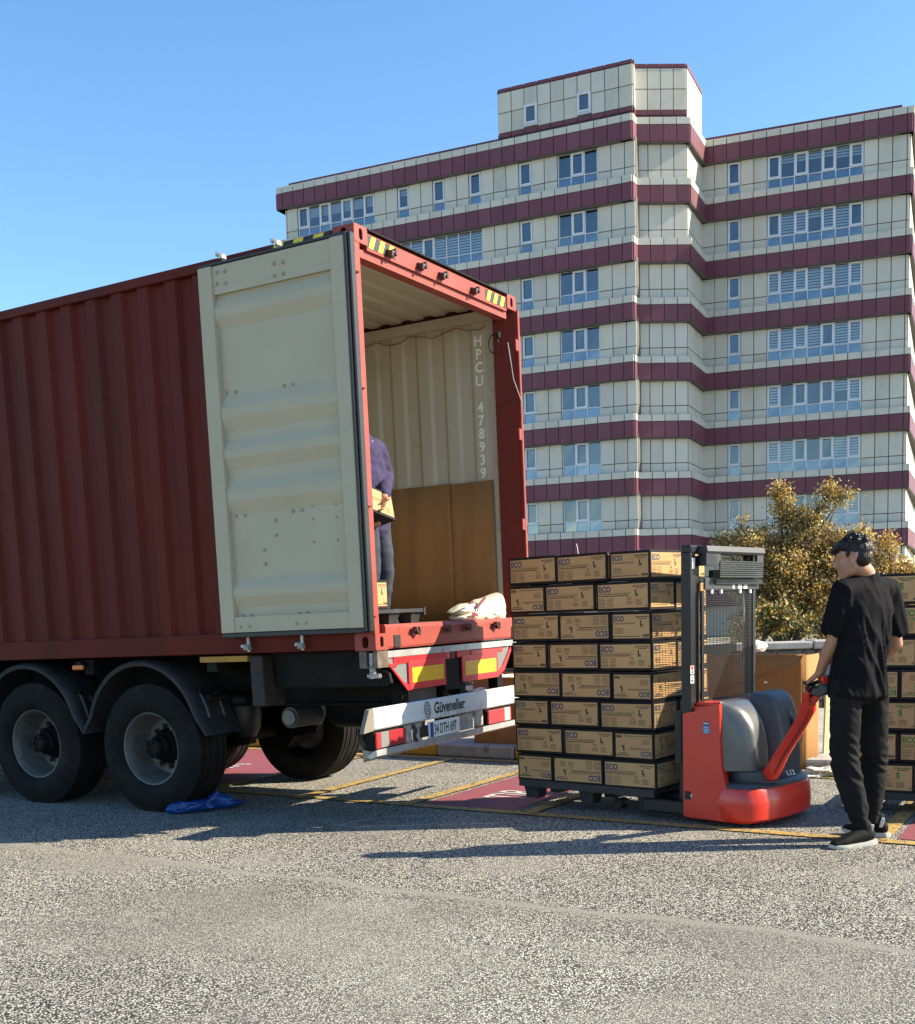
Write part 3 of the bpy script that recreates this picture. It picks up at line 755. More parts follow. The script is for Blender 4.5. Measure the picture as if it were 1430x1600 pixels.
# rivets and bolts, placed as on the door
def dpt(x, y):
    """photo position on the door face -> local x, z (linear in the leaf, read off the picture)"""
    o = CM.inverted() @ Vector((0, 0, CAMH)); d = (CM.to_3x3().inverted() @ (CR * ((x - PX) / F) + CD * ((y - PY) / F) + _f))
    t = (y_in - o.y) / d.y; q = o + d * t; return q.x, q.z
bm_ = MB().lathe([(0, .0), (-.006, .006), (-.009, .011), (-.003, .0135), (0, .0135)], 10).mesh('bolt', mat('painted bolt', (.33, .31, .25), .35), smooth=True)
bolts = [(337, 425), (349, 423), (337, 443), (350, 442), (426, 411), (440, 409), (427, 430), (441, 427), (348, 612), (362, 611), (438, 601), (452, 599),
         (363, 805), (377, 805), (452, 798), (466, 797), (425, 813), (426, 836), (407, 859), (409, 881), (374, 963), (388, 963), (375, 980), (389, 979), (462, 959), (476, 958), (463, 975), (477, 974)]
for x, y in bolts:
    a, b = dpt(x, y); on_rail = b > dz1 - .2 or b < dz0 + .115
    link('bolt', bm_, dleaf, TR(a, (y_in + .014) if on_rail else yb - .001, b))
for x, y in ((482, 790), (483, 811), (485, 846), (519, 787), (520, 807), (522, 843)):
    a, b = dpt(x, y); link('bolt', bm_, dleaf, TR(a, yb, b) @ Matrix.Scale(.7, 4))
# lock rods between leaf and side, cams showing above and below
for x in (-1.12, -.62):
    MB().tube([(x, -.028, .02), (x, -.028, Hc - .01)], .013, 10, GALV).build('lock_rod', parent=dleaf)
    for z in (.055, Hc - .03):
        cm = MB(); cm.box(x - .012, x + .03, -.085, -.005, z - .03, z + .018, c=.005); cm.box(x - .035, x + .0, -.11, -.07, z - .006, z + .03, c=.004)
        cm.tube([(x, -.09, z - .03), (x + .02, -.10, z + .03)], .01); cm.v = [(x + (a_ - x) * .7, -.05 + (b_ + .05) * .7, z + (c_ - z) * .7) for a_, b_, c_ in cm.v]; cm.build('lock_cam', GALV, dleaf)
# hinges on the left post
for z in (2.63, 1.86, 1.06, .30):
    h = MB(); h.box(-.055, .016, -.035, .028, z - .062, z + .062, c=.006); h.tube([(.004, -.034, z - .075), (.004, -.034, z + .075)], .014, 10)
    h.build('hinge', REDR, ctn)
# right door folded along the far side: only its edge shows
rd = MB(); rd.box(-1.30, .0, Wc + .030, Wc + .062, .16, 2.80, c=.004); rdo = rd.build('right_door', REDR, ctn)
for z in (2.5, 1.75, .98, .35): MB().box(-.06, .0, Wc - .02, Wc + .028, z - .05, z + .05, c=.006).build('hinge', REDR, rdo)
# door post inner channel, cream, and lashing rings
MB().box(-.235, -.17, Wc - .075, Wc - .05, .18, Hc - .12).build('inner_post_trim', CREAM, ctn)
MB().box(-.30, -.238, Wc - .062, Wc - .045, .18, Hc - .12).build('inner_post_trim', INNERW, ctn)
for z in (.36, .95, 1.55, 2.15):
    MB().tube([(-.235, Wc - .08, z), (-.19, Wc - .10, z), (-.17, Wc - .08, z)], .006, 6, CREAM).build('lashing_bar', parent=ctn)
# number stencilled down the inside of the far wall
tx = MB(); 
for i, ch in enumerate('HPCU 478939'):
    z = 2.625 - i * .1125
    if ch != ' ': put_text(tx, ch, .120, mat('stencil white', (.86, .86, .82), .6), on_plane((-.345, Wc - .0685, z - .09), (1, 0, 0), (0, 0, 1)), bold=.0032, sx=.95, align='CENTER')
tx.build('stencilled_number', parent=ctn, fix=False, kind='stuff')
vt = MB()
for r in range(3):
    for c in range(3): vt.box(-.83 + c * .022, -.83 + c * .022 + .013, Wc - .038, Wc - .033, 2.60 - r * .022, 2.613 - r * .022, BLACKP)
vt.build('vent_holes', parent=ctn)
# sagging cable along the top of the far wall
pts = [( -.25 - i * .06, Wc - .095, Hc - .215 - .022 * sin(i * .9) - .006 * sin(i * 2.3)) for i in range(34)]
MB().tube(pts, .004, 6, mat('orange brown cord', (.20, .09, .05), .7)).build('cord', parent=ctn)
# black bungee and wire by the right post
lp = [(-.16 + .045 * cos(a), Wc - .145, 2.51 + .075 * sin(a)) for a in [2 * pi * i / 20 for i in range(20)]]
MB().tube([(x + .005, y, z) for x, y, z in lp], .006, 6, BLACKP).build('cable_loop', parent=ctn)
MB().box(-.13, -.08, Wc - .17, Wc - .145, 2.54, 2.60, BLACKP, c=.01).build('cable_clip', parent=ctn)
MB().tube([(-.02, Wc - .14, 2.5), (.0, Wc - .14, 2.35), (.0, Wc - .10, 2.2), (.02, Wc + .02, 2.0), (.01, Wc + .04, 1.9)], .004, 6, GALV).build('seal_wire', parent=ctn)

# cardboard sheets lining the far wall
for i, (a, b, h) in enumerate(((-2.75, -1.50, 1.39), (-1.53, -.66, 1.385), (-.69, -.245, 1.378))):
    n = 14; P = [[(a + (b - a) * j / n, Wc - .085 + -.003 * i + .0035 * sin(j * 1.3 + i) + .002 * noise.noise((j, z * 3, i)), z) for j in range(n + 1)] for z in (.18, .5, .9, h)]
    o = MB().grid(P).build('cardboard_sheet', CARTIN, None, mw=CM, smooth='all', fix=False)
    tag(o, ('tall cardboard sheet furthest inside the container, behind the man in purple', 'middle brown cardboard sheet standing against the container wall', 'narrow brown cardboard sheet nearest the container door opening')[i], 'cardboard', 'cardboard sheets lining the container wall')
    o.modifiers.new('thick', 'SOLIDIFY').thickness = .006

# ------------------------------------------------------------------ the trailer under the container (same local frame)
trl = thing('container_trailer', 'black container trailer with grey mudguards and a white rear bumper', 'trailer', CM)
Ci = CM.inverted(); C3 = CM.to_3x3()
RW_ = .527
def wheel_z(x, y):
    v = C3 @ Vector((x, y, 0)) + CT; return (RW_ - .006 - v.z) / C3.col[2].z if hasattr(C3, 'col') else 0
def wz(x, y):
    base = CM @ Vector((x, y, 0)); zc = (CM.to_3x3() @ Vector((0, 0, 1))).z
    return (RW_ - .008 - base.z) / zc
def tyre_mesh():
    w = .385; R = RW_; mb = MB()
    prof = [(-w / 2 + .03, .30), (-w / 2 + .004, .33), (-w / 2 - .004, .40), (-w / 2 + .008, .475), (-w / 2 + .03, R - .012)]
    tr = [-w / 2 + .034]
    gro = [-.115, -.045, .045, .115]
    pts = [(-w / 2 + .034, R)]
    for g_ in gro: pts += [(g_ - .009, R + .002), (g_ - .006, R - .013), (g_ + .006, R - .013), (g_ + .009, R + .002)]
    pts += [(w / 2 - .034, R)]
    prof = prof + pts + [(w / 2 - .03, R - .012), (w / 2 - .008, .475), (w / 2 + .004, .40), (w / 2 - .004, .33), (w / 2 - .03, .30)]
    mb.lathe(prof, 64)
    me = mb.mesh('tyre', TYRE, smooth=True)
    return me
def rim_mesh():
    # outer face towards -y; deep dish
    prof = [(-.155, .305), (-.168, .296), (-.163, .286), (-.125, .272), (-.10, .262), (-.085, .262), (-.06, .250), (.02, .246), (.045, .225), (.05, .165), (.045, .08), (.045, .0)]
    return MB().lathe(prof, 48).mesh('rim', RIM, smooth=True)
def hub_mesh():
    prof = [(.045, .15), (.0, .135), (-.03, .105), (-.075, .10), (-.09, .085), (-.12, .082), (-.15, .078), (-.155, .05), (-.15, .03), (-.15, 0)]
    mb = MB().lathe(prof, 28)
    for k in range(6): mb.box(-.012, .012, -.165, -.15, .04, .066, T=RY(k * pi / 3))
    return mb.mesh('hub', DARKST, smooth=True)
nutm = MB().lathe([(.045, .02), (.02, .02), (.01, .017), (-.005, .015), (-.005, 0)], 6).mesh('lug_nut', mat('steel nut', (.10, .095, .09), .5, .5), smooth=True)
tm_, rm_, hm_ = tyre_mesh(), rim_mesh(), hub_mesh()
WX = [-2.285, -3.625, -4.965]
for side, yc in ((0, .235), (1, 2.205)):
    for ix, x in enumerate(WX):
        z = wz(x, yc)
        T = TR(x, yc, z) @ (Matrix.Identity(4) if side == 0 else RZ(pi)) @ RY(.4 * ix + .2)
        w = link('wheel', tm_, trl, T)
        link('rim', rm_, w); link('hub', hm_, w)
        for k in range(10): link('lug_nut', nutm, w, RY(k * pi / 5) @ TR(.168, -.0, 0))
for x in WX:
    z = wz(x, 1.2)
    MB().tube([(x, .45, z), (x, 2.0, z)], .065, 14).build('axle', DARKST, trl)
    for y in (.62, 1.82): MB().tube([(x, y - .11, z), (x, y + .09, z)], .20, 24).build('brake_drum', DARKST, trl)
    for y in (.75, 1.68):
        MB().prism([(x - .62, -.44), (x - .5, -.30), (x - .38, -.44), (x - .1, z - .12), (x + .5, z - .02), (x + .52, z + .06), (x, z + .02)], y - .04, y + .04, plane='xz').build('trailing_arm', DARKST, trl)
        MB().lathe([(-.2, .10), (-.12, .14), (0, .15), (.12, .14), (.2, .10)], 20, axis='z', T=TR(x + .42, y, z + .24)).build('air_spring', RUBBER, trl, smooth=True)
# the near hub-end and chamber seen behind the last wheel
MB().tube([(-1.12, .42, -.52), (-1.12, .75, -.52)], .085, 24).build('brake_chamber', mat('dusty dark steel', (.05, .046, .042), .6, .2, var=.3, vscale=10), trl)
MB().tube([(-1.12, .40, -.52), (-1.12, .42, -.52)], .06, 20).build('brake_chamber', RIM, trl)
MB().lathe([(0, 0), (0, .15), (.02, .18), (.05, .19), (.42, .19), (.45, .18), (.47, .14), (.47, 0)], 28, axis='x', T=TR(-1.05, .95, -.46)).build('air_tank', DARKST, trl, smooth=True)
MB().prism([(-.62, -.54), (-.50, -.66), (-.30, -.66), (-.28, -.54)], .8, 1.1, plane='xz').build('tank_bracket', mat('dusty beige steel', (.26, .23, .19), .7), trl)
# main beams
for y in (.60, 1.70):
    b = MB(); b.box(-9.5, -.30, y, y + .14, -.06, -.035); b.box(-9.5, -.30, y + .06, y + .08, -.42, -.061); b.box(-9.5, -.30, y, y + .14, -.445, -.421)
    b.build('chassis_beam', DARKST, trl)
for x in (-8.2, -7.0, -5.8, -4.3, -2.95, -1.62): MB().box(x, x + .10, .06, Wc - .06, -.13, -.012).build('cross_member', DARKST, trl)
MB().box(-1.66, -1.19, .03, .58, -.055, -.012).build('locking_beam', mat('yellow beam paint', (.36, .18, .02), .6, var=.2, vscale=6), trl)
MB().box(-1.18, -1.06, .04, .30, -.40, -.012, c=.01).build('corner_bracket', mat('rusty brown bracket', (.022, .015, .012), .7, var=.3, vscale=9), trl)
# tapered rear side plates and rear cross frame
MB().prism([(-1.03, -.015), (-.17, -.015), (-.17, -.10), (-.01, -.17), (.01, -.24), (-.04, -.262), (-1.03, -.262)], .16, .19, plane='xz').build('side_plate', DARKST, trl)
MB().prism([(-1.03, -.015), (-.01, -.015), (.01, -.24), (-.04, -.262), (-1.03, -.262)], Wc - .19, Wc - .16, plane='xz').build('side_plate', DARKST, trl)
MB().box(-1.03, -.22, .19, Wc - .19, -.272, -.262).build('floor_plate', DARKST, trl)
MB().box(-1.05, -.18, .14, .30, -.015, -.004).build('twist_lock_beam', DARKST, trl)
# twist lock housing under the near casting
tl = MB(); tl.box(-.16, -.10, .02, .16, -.115, -.006); tl.box(-.04, -.005, .02, .16, -.115, -.006); tl.box(-.10, -.04, .10, .16, -.115, -.006); tl.box(-.16, -.005, .02, .16, -.125, -.116)
tl.build('twist_lock_housing', mat('worn brown steel', (.13, .10, .08), .6, .3, var=.4, vscale=14), trl)
MB().tube([(-.07, .05, -.20), (-.07, .05, -.02)], .024, 10).build('twist_lock', GALV, trl)
MB().box(-.12, .0, .035, .065, -.20, -.165, c=.01).build('twist_lock_handle', GALV, trl)
tl = MB(); tl.box(-.16, .0, Wc - .16, Wc - .02, -.12, -.006); tl.build('twist_lock_housing', DARKST, trl)
rc = MB()
rc.box(-.10, -.022, .18, Wc - .18, -.060, -.012)
rc.build('rear_cross_beam', GALV, trl)
MB().box(-.12, -.035, .19, 1.10, -.115, -.061).build('rear_cross_beam', REDRF, trl)
lamp = MB()
for i in range(46):
    y = .26 + i * .0168
    lamp.box(-.034, -.022, y, y + .012, -.112, -.064, REDRF)
for i in range(12):
    y = 1.20 + i * .0168
    lamp.box(-.034, -.022, y, y + .012, -.112, -.064, REDRF)
lamp.build('ribbed_reflector', parent=trl, kind='stuff')
MB().box(-.034, -.020, 1.42, 1.98, -.10, -.070, REDRF).build('reflector_strip', parent=trl)
MB().box(-.034, -.016, .19, .30, -.128, -.105, REDRF).build('reflector_strip', parent=trl)
MB().box(-.12, -.036, 1.12, 2.1, -.115, -.061).build('rear_cross_beam', mat('dark red steel', (.12, .02, .02), .5), trl)
# grey side wings and red chamfers
for s, y0 in ((1, .175), (-1, 1.93)):
    yy = lambda d: y0 + s * d
    if s == 1:
        MB().prism([(.175, -.062), (.455, -.10), (.455, -.27), (.36, -.235), (.175, -.085)], -.045, -.030, plane='yz').build('wing_plate', mat('grey wing paint', (.16, .17, .17), .5, var=.1), trl)
        MB().prism([(.16, -.06), (.175, -.085), (.36, -.235), (.465, -.285), (.465, -.315), (.43, -.315), (.155, -.085)], -.029, -.018, plane='yz').build('red_chamfer', REDRF, trl)
    else:
        MB().prism([(1.86, -.10), (2.10, -.065), (2.10, -.10), (1.98, -.235), (1.86, -.28)], -.045, -.030, plane='yz').build('wing_plate', mat('grey wing paint', (.16, .17, .17), .5), trl)
        MB().prism([(2.12, -.06), (2.10, -.09), (1.97, -.22), (1.86, -.275), (1.86, -.31), (1.99, -.26), (2.13, -.10)], -.029, -.018, plane='yz').build('red_chamfer', REDRF, trl)
for y0, y1 in ((.445, .985), (1.255, 1.865)):
    pl = MB().box(-.028, -.012, y0, y1, -.312, -.100, REDRF, c=.003).build('marker_board', parent=trl)
    ib = MB().box(-.0115, -.009, y0 + .04, y1 - .04, -.262, -.150, YEL).build('yellow_panel', parent=pl)
    dt = MB()
    for k in range(12):
        for z in (-.178, -.232): dt.box(-.0088, -.0082, y0 + .07 + k * (y1 - y0 - .14) / 11, y0 + .076 + k * (y1 - y0 - .14) / 11, z, z + .008, mat('dull print', (.30, .22, .03), .6))
    dt.build('panel_print', parent=pl, kind='stuff')
MB().box(-.10, -.03, 1.0, 1.24, -.36, -.117).build('rear_box', DARKST, trl)
MB().box(-.14, -.10, .50, .97, -.47, -.10).build('rear_plate', mat('dusty brown plate', (.13, .10, .085), .8, var=.2, vscale=5), trl)
for y in (.42, 1.02, 1.30, 1.95): MB().box(-.16, -.07, y, y + .09, -.60, -.26).build('bumper_bracket', DARKST, trl)
# the white under-run bumper
bmp = MB().box(-.045, .0, -.07, 2.50, -.560, -.405, c=.012).build('rear_bumper', WHITEP, trl)
MB().prism([(-.07, -.405), (-.07, -.56), (-.20, -.57), (-.185, -.53), (-.12, -.41)], -.04, -.006, plane='yz').build('bumper_end', mat('shaded beige paint', (.19, .165, .13), .8, var=.1), trl)  # beige of the bumper end darkened to stand in for its shade
tx = MB(); BT = lambda y, z: on_plane((.0015, y, z), (0, 1, 0), (0, 0, 1))
put_text(tx, 'Güveneller', .118, BLACKP, BT(.755, -.515), bold=.0035, sx=.92)
for k in range(9):     # paint runs below the letters
    y = .78 + k * .062 + (k % 3) * .01; tx.box(.0012, .0018, y, y + .004, -.515 - .012 - .01 * (k * 7 % 4), -.512, BLACKP)
# the emblem: nested rounded S bars
def ring(cx, cz, r0, r1, a0, a1, sxx=.8):
    n = 12; vs = []; fs = []
    for i in range(n + 1):
        a = a0 + (a1 - a0) * i / n
        vs += [(.0015, cx + r0 * cos(a) * sxx, cz + r0 * sin(a)), (.0015, cx + r1 * cos(a) * sxx, cz + r1 * sin(a))]
    for i in range(n): fs.append((2 * i, 2 * i + 1, 2 * i + 3, 2 * i + 2))
    tx.add(vs, fs, BLACKP)
for r in (.058, .036): 
    ring(.655, -.475, r - .010, r, .1, pi + .4); ring(.662, -.487, r - .010, r, pi + .1, 2 * pi + .4)
ring(.658, -.481, .006, .015, 0, pi); ring(.660, -.481, .006, .015, pi, 2 * pi)
tx.build('bumper_lettering', parent=bmp, fix=False)
bo = MB().lathe([(0, 0), (-.004, .008), (0, .009)], 8, axis='x').mesh('bolt', GALV)
for y, z in ((-.03, -.44), (2.02, -.43), (2.06, -.43), (.60, -.545)): link('bolt', bo, bmp, TR(.003, y, z))
# tail lamps
def tail(y0, y1, inner):
    h = MB().box(-.10, -.015, y0 - .01, y1 + .01, -.700, -.572, c=.008).build('tail_lamp', DARKST, trl)
    cuts = [0, .14, .42, 1.0] if inner == 'r' else [0, .70, .96, 1.0]
    mm = [REDRF, mat('smoky grey lens', (.20, .19, .19), .3), mat('dark red lens', (.30, .025, .03), .25, spec=.6)] if inner == 'r' else [mat('clear red lens', (.55, .05, .06), .25, spec=.6), mat('pale pink lens', (.62, .42, .40), .3), REDRF]
    for i in range(3):
        a, b = y0 + (y1 - y0) * cuts[i], y0 + (y1 - y0) * cuts[i + 1]
        MB().box(-.014, .004, a + .001, b - .001, -.692, -.580, mm[i], c=.004).build('lamp_lens', parent=h)
tail(-.055, .335, 'r'); tail(1.63, 2.04, 'l')
MB().tube([(-.10, -.09, -.56), (-.13, -.05, -.62), (-.10, -.03, -.70), (-.07, .0, -.735)], .028, 10).build('bumper_stay', RUBBER, trl)
MB().prism([(-.04, -.715), (.0, -.70), (.0, -.745), (-.05, -.765), (-.09, -.755)], -.06, 2.52, plane='xz').build('lower_bar', GALV, trl)
MB().prism([(-.12, -.70), (-.05, -.712), (-.12, -.79)], -.06, .45, plane='xz').build('lower_bar', mat('dusty beige steel', (.26, .23, .19), .7), trl)
# bracket plates between lamp and number plate
bk = MB(); bk.box(-.06, -.03, .36, .47, -.70, -.57, c=.004); bk.box(-.05, -.02, .50, .60, -.735, -.565, c=.006); bk.box(-.06, -.03, 1.17, 1.42, -.70, -.57, c=.004); bk.box(-.04, -.01, 1.44, 1.56, -.69, -.56, c=.008)
bk.build('lamp_bracket', kind='stuff', m=mat('dusty pale steel', (.36, .34, .30), .6, .2, var=.35, vscale=16, dirt=(.08, .07, .06), dscale=14), parent=trl)
MB().tube([(-.02, .48, -.58), (.0, .485, -.62), (-.01, .47, -.66), (.0, .49, -.70)], .014, 8).build('cable', RUBBER, trl)
MB().box(-.05, -.02, .56, .70, -.685, -.60).build('plate_holder', BLACKP, trl)
npl = MB().box(-.03, -.006, .69, 1.155, -.700, -.578, STICK, c=.004).build('number_plate', parent=trl)
tx = MB(); tx.box(-.0058, -.005, .695, .745, -.695, -.583, mat('plate blue', (.02, .05, .25), .5))
put_text(tx, '34 DTH 697', .108, BLACKP, on_plane((-.0045, .755, -.676), (0, 1, 0), (0, 0, 1)), bold=.002, sx=.62)
tx.build('plate_lettering', parent=npl, fix=False)
MB().box(-.028, -.004, .68, 1.16, -.722, -.703, BLACKP).build('plate_frame', parent=npl)
# mudguards
def guard(xc, zc, y0, y1, R=.615, a0=radians(2), a1=radians(178), m=FENDER):
    prof = []; n = 30
    mb = MB(); t = .012; lip = .035
    A = []
    for i in range(n + 1):
        a = a0 + (a1 - a0) * i / n; A.append(a)
    sec = [(y0 - .0, -lip - .005), (y0 - .006, -.01), (y0 + .012, .004), (y0 + .06, .012), (y1 - .05, .012), (y1, 0)]
    sec2 = [(y1, -t), (y1 - .05, 0), (y0 + .06, 0), (y0 + .02, -.008), (y0 + .012, -lip - .005)]
    full = sec + sec2; q = len(full); vs = []; fs = []
    for a in A:
        flare = 0.0
        if a < radians(16): flare = (radians(16) - a) * .35
        if a > radians(164): flare = (a - radians(164)) * .35
        for y, d in full: vs.append((xc + (R + d + flare) * cos(a), y, zc + (R + d) * sin(a)))
    for i in range(n):
        for k in range(q): fs.append((i * q + k, i * q + (k + 1) % q, (i + 1) * q + (k + 1) % q, (i + 1) * q + k))
    fs += [tuple(range(q)), tuple(range(n * q, (n + 1) * q))]
    mb.add(vs, fs); o = mb.build('mudguard', m, trl, smooth=True)
    for yq in (y0 + .12, y0 + .30):
        for sgn in (0, 1):
            aa = [radians(34 - j * 5) for j in range(5)] if sgn == 0 else None
            if aa:
                MB().tube([(xc + (R + .022) * cos(a), yq, zc + (R + .022) * sin(a)) for a in aa], .016, 6, flat=.5).build('mounting_strap', mat('worn strap steel', (.10, .095, .09), .5, .4), o)
                a = radians(33); MB().box(-.03, .03, -.03, .03, 0, .035, T=TR(xc + (R + .02) * cos(a), yq, zc + (R + .02) * sin(a)), c=.008).build('strap_clamp', DARKST, o)
    return o
for i, x in enumerate(WX):
    guard(x - .03, -.645, .02, .44); guard(x - .03, -.645, 2.0, 2.42)
for x in (WX[0] + .55, WX[1] + .6, WX[2] + .6):
    for y in (.45, 1.9): MB().tube([(x + .02, y - .3, -.34), (x + .02, y + .2, -.34)], .03, 10).build('mudguard_bar', DARKST, trl)
MB().box(-2.99, -2.93, .0, .05, -.05, -.02, DARKST).build('lamp_holder', parent=trl)
MB().box(-3.03, -2.91, -.01, .02, -.088, -.05, mat('orange lens', (.7, .20, .03), .3), c=.008).build('side_marker_lamp', parent=trl)

# ------------------------------------------------------------------ cartons: black cases with a kraft face on each side and printed lettering
CL, CW, CH = .463, .346, .2155
def carton_mesh():
    mb = MB(); x, y, h = CL / 2, CW / 2, CH
    mb.box(-x + .001, x - .001, -y + .001, y - .001, .001, h - .001, CARTBLK, c=.003)
    def face(T, w):
        e = .017
        mb.box(-w / 2 + e, w / 2 - e, .022, h - .02, -.0015, .0008, KRAFT, T=T)
    face(on_plane((0, -y, 0), (1, 0, 0), (0, 0, 1)), CL); face(on_plane((0, y, 0), (-1, 0, 0), (0, 0, 1)), CL)
    face(on_plane((x, 0, 0), (0, 1, 0), (0, 0, 1)), CW); face(on_plane((-x, 0, 0), (0, -1, 0), (0, 0, 1)), CW)
    mb.box(-x + .02, x - .02, -.03, .03, h - .001, h + .0006, mat('clear tape', (.20, .13, .07), .25))
    return mb.mesh('carton', fix=False)
def print_mesh(ink, size_letter, seed):
    global CL, CW
    CL, CW = .480, .359
    mb = MB(); r = random.Random(seed)
    def words(T, x0, x1, y, h, m):
        x = x0
        while x < x1:
            w = r.uniform(.006, .02) * (h / .005); w = min(w, x1 - x)
            if w > .003: mb.add([(x, y, 0), (x + w, y, 0), (x + w, y + h, 0), (x, y + h, 0)], [(0, 1, 2, 3)], m, T)
            x += w + .003
    def longface(T):
        w = CL
        put_text(mb, 'ECO', .060, ink, T @ TR(-w / 2 + .024, .147, 0), bold=.0024, sx=.92)
        put_text(mb, 'BLACK NITRILE' if ink is BLUEINK else 'GREEN NITRILE', .0155, TEXTINK if ink is BLUEINK else ink, T @ TR(w / 2 - .024, .180, 0), bold=.0006, align='RIGHT', sx=1.15)
        words(T, w / 2 - .12, w / 2 - .045, .168, .006, TEXTINK)
        put_text(mb, size_letter, .052, BLACKP if ink is BLUEINK else ink, T @ TR(w / 2 - .115, .118, 0), bold=.003, align='CENTER')
        words(T, w / 2 - .13, w / 2 - .10, .105, .005, TEXTINK)
        mb.add([(-w / 2 + .024, .137, 0), (w / 2 - .17, .137, 0), (w / 2 - .17, .1385, 0), (-w / 2 + .024, .1385, 0)], [(0, 1, 2, 3)], TEXTINK, T)
        words(T, -w / 2 + .024, w / 2 - .17, .127, .005, TEXTINK)
        words(T, -w / 2 + .024, w / 2 - .19, .112, .008, ink if ink is GREENINK else TEXTINK)
        for i in range(7):
            words(T, -w / 2 + .024, -w / 2 + .085 + r.uniform(-.01, .01), .094 - i * .0105, .0042, TEXTINK)
            words(T, -w / 2 + .10, -w / 2 + .155 + r.uniform(-.01, .015), .094 - i * .0105, .0038, TEXTINK)
        for k in (0, .016):                       # CE mark
            n = 10; cx, cy, rr = w / 2 - .185 + k, .094, .010; vs = []; fs = []
            for i in range(n + 1):
                a = radians(60) + radians(240) * i / n
                vs += [(cx + (rr - .0028) * cos(a), cy + (rr - .0028) * sin(a), 0), (cx + rr * cos(a), cy + rr * sin(a), 0)]
            for i in range(n): fs.append((2 * i, 2 * i + 1, 2 * i + 3, 2 * i + 2))
            mb.add(vs, fs, BLACKP, T)
        for i in range(3): words(T, w / 2 - .205, w / 2 - .15, .068 - i * .010, .0045, TEXTINK)
        for i in range(5): words(T, w / 2 - .125, w / 2 - .07, .078 - i * .009, .004, TEXTINK)
        mb.add([(w / 2 - .034, .030, 0), (w / 2 - .024, .030, 0), (w / 2 - .024, .044, 0), (w / 2 - .034, .044, 0)], [(0, 1, 2, 3)], TEXTINK, T)
    def shortface(T):
        w = CW
        put_text(mb, 'ECO', .052, ink, T @ TR(-w / 2 + .022, .154, 0), bold=.002, sx=.92)
        words(T, w / 2 - .135, w / 2 - .022, .180, .009, TEXTINK)
        words(T, w / 2 - .12, w / 2 - .04, .166, .006, TEXTINK)
        put_text(mb, size_letter, .050, BLACKP if ink is BLUEINK else ink, T @ TR(w / 2 - .085, .118, 0), bold=.003, align='CENTER')
        words(T, w / 2 - .10, w / 2 - .07, .105, .005, TEXTINK)
        mb.add([(-w / 2 + .022, .140, 0), (w / 2 - .14, .140, 0), (w / 2 - .14, .142, 0), (-w / 2 + .022, .142, 0)], [(0, 1, 2, 3)], TEXTINK, T)
        words(T, -w / 2 + .022, w / 2 - .14, .130, .005, TEXTINK)
        for i in range(5): words(T, -w / 2 + .035, -w / 2 + .11, .095 - i * .009, .0036, TEXTINK)
        words(T, -w / 2 + .022, w / 2 - .10, .034, .0065, TEXTINK)
        x = w / 2 - .075
        while x < w / 2 - .022:
            q = r.choice((.001, .0016, .0026)); mb.add([(x, .032, 0), (x + q, .032, 0), (x + q, .052, 0), (x, .052, 0)], [(0, 1, 2, 3)], BLACKP, T); x += q + .0014
    x, y = CL / 2 + .0003, CW / 2 + .0003
    longface(on_plane((0, -y - .0016, 0), (1, 0, 0), (0, 0, 1))); longface(on_plane((0, y + .0016, 0), (-1, 0, 0), (0, 0, 1)))
    shortface(on_plane((x + .0016, 0, 0), (0, 1, 0), (0, 0, 1))); shortface(on_plane((-x - .0016, 0, 0), (0, -1, 0), (0, 0, 1)))
    CL, CW = .463, .346; mb.v = [(x_ * .965, y_ * .965, z_ * .965) for x_, y_, z_ in mb.v]
    return mb.mesh('printed_label', fix=False)
cme = carton_mesh(); PRB = print_mesh(BLUEINK, 'L', 1); PRG = print_mesh(GREENINK, 'S', 2)
rc_ = random.Random(12)
def carton(SM, x, y, z, long_front, flip, pr, label, group, jit=.006, k=1.0):
    """SM stack frame (x along the front, y away); x, y the carton's near left corner"""
    a, b = (CL, CW) if long_front else (CW, CL); a *= k; b *= k
    T = SM @ TR(x + a / 2 + rc_.uniform(-jit, jit), y + b / 2 + rc_.uniform(-jit, jit), z) @ RZ((0 if long_front else pi / 2) + rc_.uniform(-.012, .012))
    T = T @ Matrix.Scale(k, 4)
    if flip: T = T @ TR(0, 0, CH) @ (RY(pi) if long_front else RX(pi))
    o = link('carton', cme, None, T); tag(o, label, 'box', group)
    pl_ = link('printed_label', pr, o); pl_['kind'] = 'stuff'
    return o
ROWN = ['topmost', 'second', 'third', 'fourth', 'fifth', 'sixth', 'seventh', 'bottom']
th = .712
KS = .965; SC = Vector((1.511, 8.85, .16)); SC = Vector((0, 0, CAMH)) + (SC - Vector((0, 0, CAMH))) * KS; f_ = Vector((cos(th), -sin(th), 0)); s_ = Vector((sin(th), cos(th), 0)); up_ = Vector((-.022, -.004, 1)).normalized()
LL, SS, HH = .485 * KS, .364 * KS, .228 * KS; TOT = 2 * LL + SS
SM = Matrix((f_, s_, up_)).transposed().to_4x4(); SM.translation = SC - f_ * TOT
rows_ = [('LLS', '...'), ('SLL', 'f..'), ('LLS', '.f.'), ('SLL', '.f.'), ('LLS', 'fff'), ('SLL', '...'), ('LLS', '..f'), ('SLL', 'ff.')]
